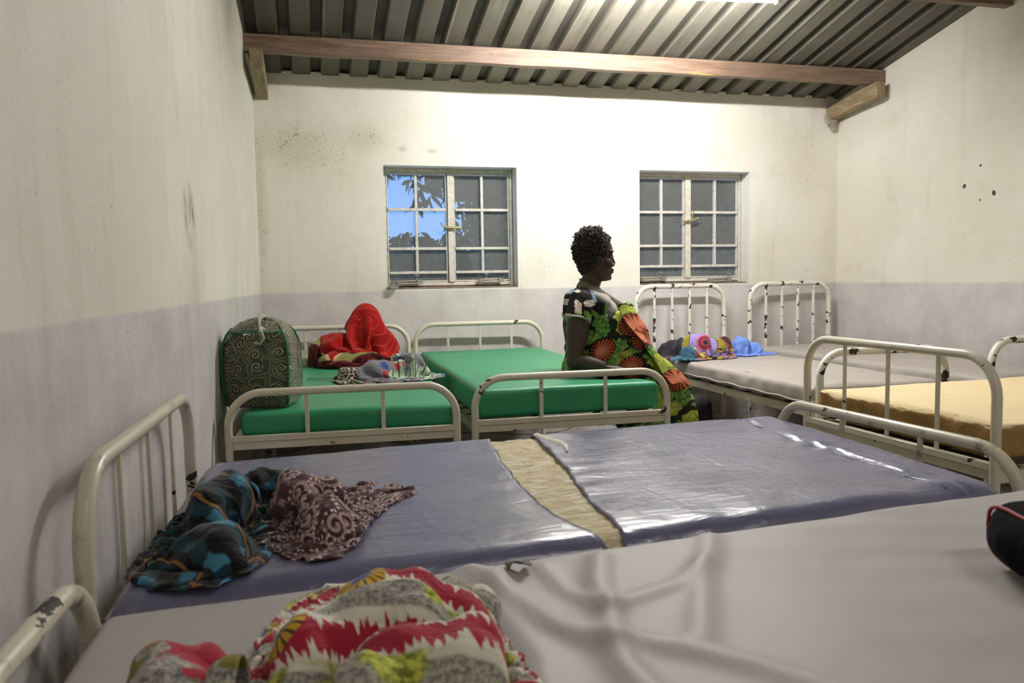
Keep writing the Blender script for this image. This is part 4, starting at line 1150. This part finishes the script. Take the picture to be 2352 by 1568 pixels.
# ---- blouse
def m_blouse(g):
    p = g.coord(); x, y, z = g.sep(p)
    q = g.comb(x+.3*y, z, 0.0); q = warped(g, q, .012, 16); r, a, c1, c2, c3 = cells(g, q, 15)
    pet = r*(1.25+.55*(a*2+c2*6).sin())+.04*(a*7).sin()
    c = g.mix(g.noise(p, 30, 3), srgb('#131112'), srgb('#221d1e'))
    lf = g.mix(g.sm((a*9+r*6).sin(), -.4, .6), srgb('#e7ddd0'), srgb('#b4a595'))
    pk = g.mix(g.sm(r, .05, .35), srgb('#cf7f95'), srgb('#f0e2de'))
    gr = g.mix(g.noise(p, 40, 2), srgb('#3f6a34'), srgb('#7fa83f'))
    bl = srgb('#7f93a8')
    c = g.mix(g.sm(pet, .46, .43)*(c1 > .48), c, lf); c = g.mix(g.sm(pet, .42, .39)*(c1 > .74), c, pk)
    c = g.mix(g.sm(pet, .34, .31)*(c1 < .2), c, gr); c = g.mix(g.sm(pet, .36, .33)*(c3 > .85), c, bl)
    cream = g.mix(g.noise(p, 20, 3), srgb('#a8a29a'), srgb('#beb8b0'))
    c = g.mix(g.sm(x+.55*(z-.36)-.2*y, -.012, -.006), c, cream) if False else g.mix(g.sm(x-.30*(.40-z), -.008, .000)*g.sm(y, -.16, -.13), c, cream)
    return {'Base Color': c, 'Roughness': .8, 'Specular IOR Level': .2, 'Normal': g.bump(g.noise(p, 30, 4), .3, .008)}
M_blouse = material('floral_blouse', m_blouse)
mb = MB(); e = .010
TB = [(.86, 1.285, 1.62, .155), (.94, 1.278, 1.625, .152), (1.02, 1.275, 1.58, .158), (1.08, 1.284, 1.535, .168), (1.12, 1.305, 1.495, .150), (1.15, 1.342, 1.462, .085), (1.165, 1.36, 1.45, .060)]
mb.loft([ring(z, a, b, w) for z, a, b, w in TB])
for s, (sx, sy, sz), (ex, ey, ez) in ((-1, (1.338, -.142, 1.085), (1.316, -.178, 1.000)), (1, (1.345, .142, 1.085), (1.34, .18, .995))):
    mb.ring_tube([L(sx+.03, sy*.6, sz+.012), L(sx+.004, sy, sz), L((sx+ex)/2, (sy+ey)/2-s*0, (sz+ez)/2), L(ex, ey, ez)], [.066, .068, .066, .066], 20)
bl = fuse(mb, 'blouse', M_blouse, .006, 6, W, lambda c, n: .005*fbm(c.x*14, c.y*14, c.z*9, 3)+.004*(abs(math.sin((c.x-.5*c.z)*55))-.5)*(c.x > .04))
M_trim = flat('pale_trim', '#a3a590', .8, nscale=30)
for s, ctr in ((-1, (1.315, -.179, .999)), (1, (1.339, .181, .994))):
    MB().ring_tube([L(ctr[0]+.0025, ctr[1], ctr[2]+.018), L(*ctr), L(ctr[0]-.002, ctr[1]*1.02, ctr[2]-.006)], [.0665, .0668, .064], 24).build('sleeve_band', M_trim, bl, 60)
# collar: a shawl shape round the neck, meeting low on the chest
def m_collar(g):
    p = g.coord(); n = g.noise(p, 18, 4)
    return {'Base Color': g.mix(n, srgb('#575242'), srgb('#7d7666')), 'Roughness': .75, 'Normal': g.bump(n, .3, .006)}
M_collar = material('cream_collar', m_collar); M_dkline = flat('dark_edging', '#1a1614', .8)
for s in (-1, 1):
    P = []
    inner = [(1.352, 0, 1.196), (1.366, s*.040, 1.186), (1.40, s*.056, 1.168), (1.44, s*.058, 1.150), (1.475, s*.050, 1.128), (1.515, s*.034, 1.100), (1.555, s*.016, 1.072), (1.578, s*.006, 1.050)]
    outer = [(1.335, 0, 1.160), (1.340, s*.056, 1.150), (1.378, s*.098, 1.128), (1.43, s*.112, 1.100), (1.475, s*.108, 1.076), (1.525, s*.085, 1.060), (1.565, s*.055, 1.045), (1.590, s*.018, 1.035)]
    for a, b in zip(inner, outer):
        a, b = Vector(a), Vector(b); row = []
        for k in range(6):
            t = k/5; q = a.lerp(b, t)+Vector((.012*math.sin(PI*t), s*.010*math.sin(PI*t), .010*math.sin(PI*t)+.004)); row.append(L(*q))
        P.append(row)
    MB().ring_tube([r[0] for r in P], .0035, 8).build('neckline', M_dkline, bl, 180)
    o = MB().grid(P).build('collar', M_collar, bl, 180)
    m = o.modifiers.new('sub', 'SUBSURF'); m.levels = 2; m.render_levels = 2
    m = o.modifiers.new('thick', 'SOLIDIFY'); m.thickness = .006; m.offset = 0
# ---- wrap
def m_wrap(g):
    p = g.coord(); x, y, z = g.sep(p)
    u = x*.92-y*.55; v = z+.30*y-.25*x; q = g.comb(u, v, 0.0); qw = warped(g, q, .014, 18)
    r2, a2, d1, d2, d3 = cells(g, qw, 13, .85)
    n = g.noise(p, 60, 4, .7)
    green = g.mix(g.sm(n, .4, .62), srgb('#3a6228'), srgb('#7da24c'))
    lime = g.mix(g.noise(p, 9, 3), srgb('#8f9e34'), srgb('#b6bf52'))
    lob = r2+.05*(a2*7).sin()
    c = g.mix(g.sm(lob, .50, .46), srgb('#1b2012'), green)
    c = g.mix(g.sm(lob, .54, .50)*(d1 > .68), c, lime)
    e = edges(g, qw, 30); c = g.mix(g.sm(e, .05, .02)*(d1 > .68)*.8, c, srgb('#2a2d16'))
    c = g.mix(g.sm(lob, .39, .44)*g.sm(g.noise(q, 7, 2), .54, .60)*.8, c, lime)
    r, a, c1, c2, c3 = cells(g, q, 5.8, .75)
    rays = g.sm((a*22).sin(), -.15, .5)
    orange = g.mix(rays, srgb('#571d12'), srgb('#c25a36')); orange = g.mix(g.sm(r, .30, .02)*.45, orange, srgb('#e79a78'))
    scal = r+.018*(a*13).sin().abs()
    c = g.mix(g.sm(scal, .375, .36)*(c1 > .52), c, orange)
    c = g.mix(g.sm((scal-.38).abs(), .015, .008)*(c1 > .52), c, srgb('#20150c'))
    wv = g.noise(p, 14, 5, .6, .6)
    return {'Base Color': c, 'Roughness': .75, 'Specular IOR Level': .25, 'Normal': g.bump(wv, .35, .010)}
M_wrap = material('printed_wrap', m_wrap)
mb = MB()
TW = [(.715, 1.250, 1.62, .190), (.75, 1.250, 1.66, .195), (.80, 1.270, 1.70, .180), (.86, 1.276, 1.715, .168), (.93, 1.272, 1.69, .165), (.99, 1.276, 1.64, .168), (1.025, 1.30, 1.61, .155)]
mb.loft([ring(z, a, b, w, 32, 2.3, .12 if z > .98 else 0) for z, a, b, w in TW])
mb.ball(L(1.575, .0, .875), (.145, .150, .150), 22, 16)
mb.loft([ring(z, a, b, w, 24, 2.4, tl_) for z, a, b, w, tl_ in ((1.058, 1.50, 1.622, .085, .25), (1.0, 1.50, 1.658, .11, .1), (.92, 1.50, 1.700, .13, 0), (.83, 1.50, 1.745, .15, 0), (.74, 1.52, 1.80, .165, 0), (.665, 1.60, 1.87, .17, 0))])
for s in (-1, 1):
    mb.ring_tube([L(1.40, s*.09, .815), L(1.62, s*.095, .765), L(1.80, s*.09, .665), L(1.875, s*.085, .585)], [.105, .102, .092, .085], 18)
SK_ = [(.66, 1.66, 1.90, .17), (.58, 1.635, 1.965, .18), (.50, 1.615, 1.985, .19), (.44, 1.545, 1.992, .195), (.38, 1.58, 1.995, .20), (.25, 1.61, 1.995, .205), (.115, 1.62, 1.99, .215)]
mb.loft([ring(z, a, b, w, 32, 2.6) for z, a, b, w in SK_])
def wd(c, n):
    x, y, z = c.x+OX, c.y, c.z+OZ
    d = .005*fbm(x*9, y*9, z*6, 3)
    if z < .62: d += .012*(abs(math.sin(math.atan2(y, x-1.8)*7+1.5*fbm(x*3, y*3, z*1.5, 2)))-.5)*smoothstep(.62, .3, z)
    # folds hanging from the chest to the knees
    f = smoothstep(1.52, 1.60, x)*smoothstep(.60, .70, z)
    d += f*.011*(abs(math.sin(((x-1.6)*.9+(z-1.06)*.42)*48+1.2*fbm(x*4, y*4, z*4, 2)))-.5)
    # tucked pleats by the armpit and creases round the belly
    d += (1-f)*.005*(abs(math.sin((z+.35*x)*55+2*fbm(x*5, y*5, z*5, 2)))-.5)*smoothstep(.70, .80, z)
    return d
wr = fuse(mb, 'wrap', M_wrap, .0075, 5, W, wd)
# overlapping free edge of the wrap down the front
P = []
for i in range(26):
    t = i/25; row = []
    for k in range(8):
        s_ = k/7
        x = 1.565+.275*t**1.15-.010*s_+.012*math.sin(t*9+s_*3); y = -.075-.085*t-.05*s_*(1-.3*t); z = 1.075-.40*t
        bulge = .020+.012*math.sin(PI*s_)
        row.append(L(x+bulge*.9-.045*s_, y-.012-.03*s_, z))
    P.append(row)
o = MB().grid(P).build('wrap_edge', M_wrap, wr, 180)
m = o.modifiers.new('sub', 'SUBSURF'); m.levels = 1; m.render_levels = 2
m = o.modifiers.new('thick', 'SOLIDIFY'); m.thickness = .004
# ------------------------------------------------------------------ paisley bag
def m_bag(g):
    p = g.coord(); x, y, z = g.sep(p)
    q = g.comb(x-.8*y, z, 0.0); r, a, c1, c2, c3 = cells(g, warped(g, q, .03, 8), 14, .8)
    spiral = (r*34-a*1.0+c2*6).sin()
    c = g.mix(g.noise(q, 80, 4, .7), srgb('#101c14'), srgb('#33503a'))
    e = edges(g, warped(g, q, .03, 8), 14); c = g.mix(g.sm((e-.10).abs(), .035, .015), c, srgb('#7d8a4c'))
    c = g.mix(g.sm((e-.055).abs(), .02, .008)*g.sm((a*34).sin(), -.2, .3), c, srgb('#a9aa68'))
    c = g.mix(g.sm(r, .40, .36), c, srgb('#1d1a1c'))
    c = g.mix(g.sm((r-.37).abs(), .04, .02)*g.sm((a*24).sin(), .0, .4), c, srgb('#9c9a62'))
    c = g.mix(g.sm(spiral, .25, .6)*g.sm(r, .33, .29), c, srgb('#b9b571'))
    c = g.mix(g.sm(e, .022, .012)*(c3 > .6), c, srgb('#6b1f22'))
    n = g.noise(g.vm('MULTIPLY', p, (6, 6, 16)), 3.0, 5, .6, 1.5)
    return {'Base Color': c, 'Roughness': .3, 'Specular IOR Level': .8, 'Coat Weight': 1.0, 'Coat Roughness': .07, 'Coat IOR': 1.7, 'Normal': g.bump(n, .8, .05), 'Coat Normal': g.bump(g.noise(g.vm('MULTIPLY', p, (8, 8, 20)), 3.4, 6, .65, 1.5), 1.0, .07)}
bag = empty('travel_bag', (-.195, 3.50, .694), R(-14), 'green paisley travel bag under clear plastic, standing on the left bed', 'bag')
def rrect(w, d, r, z, n=6, wob=0):
    pts = []
    for cx, cy, a0 in ((w/2-r, d/2-r, 0), (-w/2+r, d/2-r, 90), (-w/2+r, -d/2+r, 180), (w/2-r, -d/2+r, 270)):
        for k in range(n+1):
            a = R(a0+90*k/n); pts.append((cx+r*math.cos(a), cy+r*math.sin(a), z))
    # more points on the long sides come from bulging
    return pts
def bagring(w, d, r, z, bulge=.0, zf=None):
    base = rrect(w, d, r, z); out = []; k = len(base)
    for i in range(k):
        a, b = Vector(base[i]), Vector(base[(i+1) % k])
        m_ = 6 if (b-a).length > .05 else 1
        for j in range(m_): out.append(a.lerp(b, j/m_))
    res = []
    for p in out:
        q = Vector((p.x*(1+bulge*max(0, 1-abs(p.y)/(d/2))), p.y*(1+bulge*1.6*max(0, 1-(abs(p.x)/(w/2))**2)), p.z))
        if zf: q.z += zf(q.x, q.y)
        q.x += .004*fbm(q.x*18, q.y*18, q.z*18, 3); q.y += .006*fbm(q.x*16+5, q.y*16, q.z*14, 3); res.append(q)
    return res
rings = []
for z, w, d, r, b in ((0, .25, .19, .03, 0), (.012, .266, .206, .03, .01), (.06, .276, .214, .03, .05), (.14, .282, .216, .03, .07), (.22, .280, .212, .03, .06), (.265, .270, .202, .034, .04), (.30, .243, .182, .04, .02)):
    rings.append(bagring(w, d, r, z, b))
for k, (z, s) in enumerate(((.328, .86), (.346, .68), (.358, .42), (.364, .12))):
    rings.append([Vector((p.x*s, p.y*s*.9, z+.010*math.cos(p.x*40)*(1-s)+.006*fbm(p.x*30, p.y*30, 1))) for p in rings[6]])
mb = MB().loft(rings); M_bag = material('paisley_under_plastic', m_bag)
mb.build('shell', M_bag, bag, 180)
M_pipe = flat('green_piping', '#17693f', .5)
for sx, sy in ((1, -1), (-1, -1), (1, 1)):
    pts = []
    for z, w, d, b in ((.01, .262, .204, 0), (.06, .277, .214, 0), (.14, .284, .217, 0), (.22, .281, .213, 0), (.265, .271, .203, 0), (.30, .245, .184, 0), (.328, .205, .155, 0)):
        pts.append((sx*(w/2-.006), sy*(d/2-.006), z+.001*sx))
    MB().ring_tube(pts, .0055, 8).build('piping', M_pipe, bag, 180)
MB().ring_tube([(-.108, -.084, .312), (-.06, -.092, .306), (0, -.094, .312), (.06, -.092, .304), (.108, -.084, .310)], .004, 8).build('piping', M_pipe, bag, 180)
MB().ring_tube([(.03, -.100, .28), (.028, -.106, .315), (.02, -.085, .355), (.01, -.04, .374), (.008, .03, .364)], .012, 10, flat=(.35, 1.25)).build('handle', flat('off_white_webbing', '#a9a596', .7), bag, 180)
MB().ring_tube([(.004, -.112, .268), (.03, -.116, .262), (.045, -.112, .285), (.034, -.11, .315)], .005, 8).build('handle_loop', flat('off_white_webbing2', '#bdb9aa', .7), bag, 180)

# ------------------------------------------------------------------ black bag at the right edge
k_ = empty('black_bag', (1.255, .93, .709), R(-20), 'black bag with a thin red edge on the nearest mattress at the right', 'bag')
mb = rounded_box((-.20, .26), (-.13, .13), (0, .10), .048, 24, 16, lambda x, y: .010*fbm(x*8, y*8, 2)+.018*math.exp(-((x+.05)/.1)**2), lambda x, y, z: .008*fbm(x*9, y*9, z*9), nz=6)
mb.build('body', material('black_fabric', lambda g: {'Base Color': srgb('#08080a'), 'Roughness': .95, 'Specular IOR Level': .12, 'Normal': g.bump(g.noise(g.coord(), 40, 4), .5, .006)}), k_, 180)
pts = []
for i in range(25):
    a = 2*PI*i/24; ca, sa = math.cos(a), math.sin(a); pts.append((-.176, .1255*math.copysign(abs(ca)**.5, ca), .052+.046*math.copysign(abs(sa)**.5, sa)))
MB().ring_tube(pts, .0034, 8).build('red_piping', flat('red_piping', '#9c1f35', .6), k_, 180)

# ------------------------------------------------------------------ torn edge of the near mattress cover
mroot = [o for o in C.objects if o.name.startswith('mattress') and o.get('label', '').startswith('nearest')][0]
P = []
for i in range(8):
    t = i/7; row = []
    for k in range(5):
        s_ = k/4; row.append((GL-.655-.045*t, -(.432-.035*s_+.01*math.sin(t*8)), .711+.014*math.sin(PI*min(1, t*1.1))*s_))
    P.append(row)
o = MB().grid([[(x+.12*y, y, z) for x, y, z in r] for r in P]).build('torn_edge', flat('torn_lining', '#6e685c', .8), mroot, 180)
m = o.modifiers.new('thick', 'SOLIDIFY'); m.thickness = .002

# ------------------------------------------------------------------ dark holdall under the beds
h_ = empty('holdall', (2.13, 4.42, 0), R(20), 'black holdall on the floor between the green bed and the beige bed', 'bag')
mb = rounded_box((-.16, .16), (-.22, .22), (.001, .50), .07, 12, 14, lambda x, y: .02*fbm(x*5, y*5, 1)-.25*x*x, lambda x, y, z: .02*fbm(x*5, y*5, z*5), nz=8)
mb.build('body', flat('black_canvas', '#131314', .85, bump=.4), h_, 180)
MB().ring_tube([(-.02, -.11, .47), (-.02, -.08, .55), (-.02, 0, .575), (-.02, .08, .55), (-.02, .11, .47)], .011, 8).build('handle', flat('black_webbing', '#1c1c1d', .8), h_, 180)

# ------------------------------------------------------------------ clear bottle on the sill
def m_plastic(g):
    p = g.coord(); return {'Base Color': srgb('#cfccc6'), 'Roughness': .18, 'Transmission Weight': .75, 'IOR': 1.25, 'Normal': g.bump(g.noise(p, 60, 3), .3, .004)}
b_ = empty('plastic_bottle', (.572, 5.50, 1.178), R(6), 'clear plastic bottle lying on the sill of the left window, base toward the room', 'bottle')
MB().lathe([(.001, -.058), (.012, -.055), (.024, -.064), (.029, -.056), (.029, -.03), (.027, -.024), (.029, -.018), (.029, .02), (.014, .06), (.012, .07), (.012, .076), (.001, .077)], 20, (0, 0, 0), Matrix.Rotation(R(-90), 3, 'X')).build('body', material('clear_plastic', m_plastic), b_, 40)
MB().lathe([(.0145, .066), (.0145, .084), (.001, .085)], 14, (0, 0, 0), Matrix.Rotation(R(-90), 3, 'X')).build('cap', flat('pale_cap', '#c9c6be', .5), b_, 40)

# ------------------------------------------------------------------ trees seen through the windows
def m_leaf(g):
    p = g.pos(); n = g.noise(p, 3, 3); return {'Base Color': g.mix(n, srgb('#1b261a'), srgb('#334428')), 'Roughness': .6}
M_leaf = material('leaf', m_leaf); M_bark = flat('bark', '#3b3128', .9, bump=.5)
rnd = random.Random(17)
def leaf(mb, c, ln, wd_, d, up):
    d = Vector(d).normalized(); s = d.cross(Vector(up)).normalized(); c = Vector(c); b = d.cross(s)*.12*ln
    mb.add([c, c+d*ln*.35+s*wd_+b, c+d*ln*.7+s*wd_*.8+b, c+d*ln, c+d*ln*.7-s*wd_*.8+b, c+d*ln*.35-s*wd_+b], [(0, 1, 2, 3, 4, 5)])
def open_sky(x, z, y):
    # gap between canopy and bush, at the left side of the left window
    X = x*8.6/y; Z = 1.2+(z-1.2)*8.6/y
    return X < 1.50-.25*abs(Z-1.98) and 1.74 < Z < 2.16+.12*math.sin(X*9)
def canopy(name, cx, cy, n, box, label, trunk, blobs):
    t = empty(name, (cx, cy, 0), 0, label, 'tree')
    mb = MB(); (x0, x1), (y0, y1), (z0, z1) = box; k = 0
    while k < n:
        x, y, z = rnd.uniform(x0, x1), rnd.uniform(y0, y1), rnd.uniform(z0, z1)
        if open_sky(x, z, y): continue
        for q in range(3):
            leaf(mb, (x-cx, y-cy, z), rnd.uniform(.13, .24), rnd.uniform(.018, .030), (rnd.uniform(-.7, .7), rnd.uniform(-.5, .5), rnd.uniform(-1.2, -.1)), (rnd.uniform(-1, 1), rnd.uniform(-1, 1), .3)); k += 1
    for (bx_, by_, bz_, r) in blobs:
        mb.ball((bx_-cx, by_-cy, bz_), r, 12, 8)
    mb.build('foliage', M_leaf, t, 0)
    MB().ring_tube([(0, 0, 0), (.05, 0, .8), (-.03, 0, 1.7), (.1, .05, 2.8)], [.16, .13, .12, .08], 10).build('trunk', M_bark, t, 60)
    return t
canopy('mango_tree', 3.1, 9.4, 5200, ((.55, 6.6), (7.9, 9.3), (1.35, 3.4)), 'leafy tree whose pointed leaves hang outside the windows', None,
       [(1.95+.35*i, 9.7+.1*(i % 2), 1.55+.45*k, (.34, .25, .30)) for i in range(14) for k in range(4) if not (i == 0 and k in (0, 1))]+[(.8+.4*i, 9.8, 2.75, (.4, .2, .28)) for i in range(4)])
t = empty('bush', (1.6, 11.1, 0), 0, 'dark bushy hedge outside the left window below the sky', 'bush')
mb = MB()
for i in range(16):
    x = -1.6+i*.42; mb.ball((x, 0, .85), (.42, .35, .86+.06*math.sin(i*2.1)), 14, 10)
for k in range(2600):
    x = rnd.uniform(-1.8, 5); z = rnd.uniform(.8, 1.80); leaf(mb, (x, rnd.uniform(-.45, -.2), z), rnd.uniform(.05, .10), .016, (rnd.uniform(-1, 1), -.3, rnd.uniform(-.5, 1)), (rnd.uniform(-1, 1), -1, .3))
mb.build('foliage', M_leaf, t, 0)
for i in range(4): MB().ring_tube([(-1+i*1.1, 0, 0), (-1+i*1.1, .02, .6)], .05, 8).build('stem', M_bark, t, 60)
EXPO = 2.7
# ------------------------------------------------------------------ camera
def cam_axes(yaw, pitch, roll):
    cy, sy = math.cos(yaw), math.sin(yaw)
    f = Vector((sy*math.cos(pitch), cy*math.cos(pitch), -math.sin(pitch)))
    r = Vector((cy, -sy, 0)); u = r.cross(f)
    return r*math.cos(roll)+u*math.sin(roll), u*math.cos(roll)-r*math.sin(roll), f
r_, u_, f_ = cam_axes(.250047, .0771692, -.0163287)
cd = bpy.data.cameras.new('camera'); cam = bpy.data.objects.new('camera', cd); C.objects.link(cam)
M4 = Matrix((r_, u_, -f_)).transposed().to_4x4(); M4.translation = Vector((0, 0, 1.2)); cam.matrix_world = M4
cd.sensor_width = 36; cd.lens = 1826.65/2352*36; cd.clip_start = .02; cd.clip_end = 200
cd.dof.use_dof = True; cd.dof.focus_distance = 4.15; cd.dof.aperture_fstop = 6.3
scene.camera = cam
scene.view_settings.view_transform = 'Standard'
scene.view_settings.look = 'None'
scene.view_settings.exposure = EXPO
scene.cycles.use_denoising = True
scene.cycles.max_bounces = 10; scene.cycles.diffuse_bounces = 6; scene.cycles.transparent_max_bounces = 12
scene.cycles.sample_clamp_indirect = 6.0
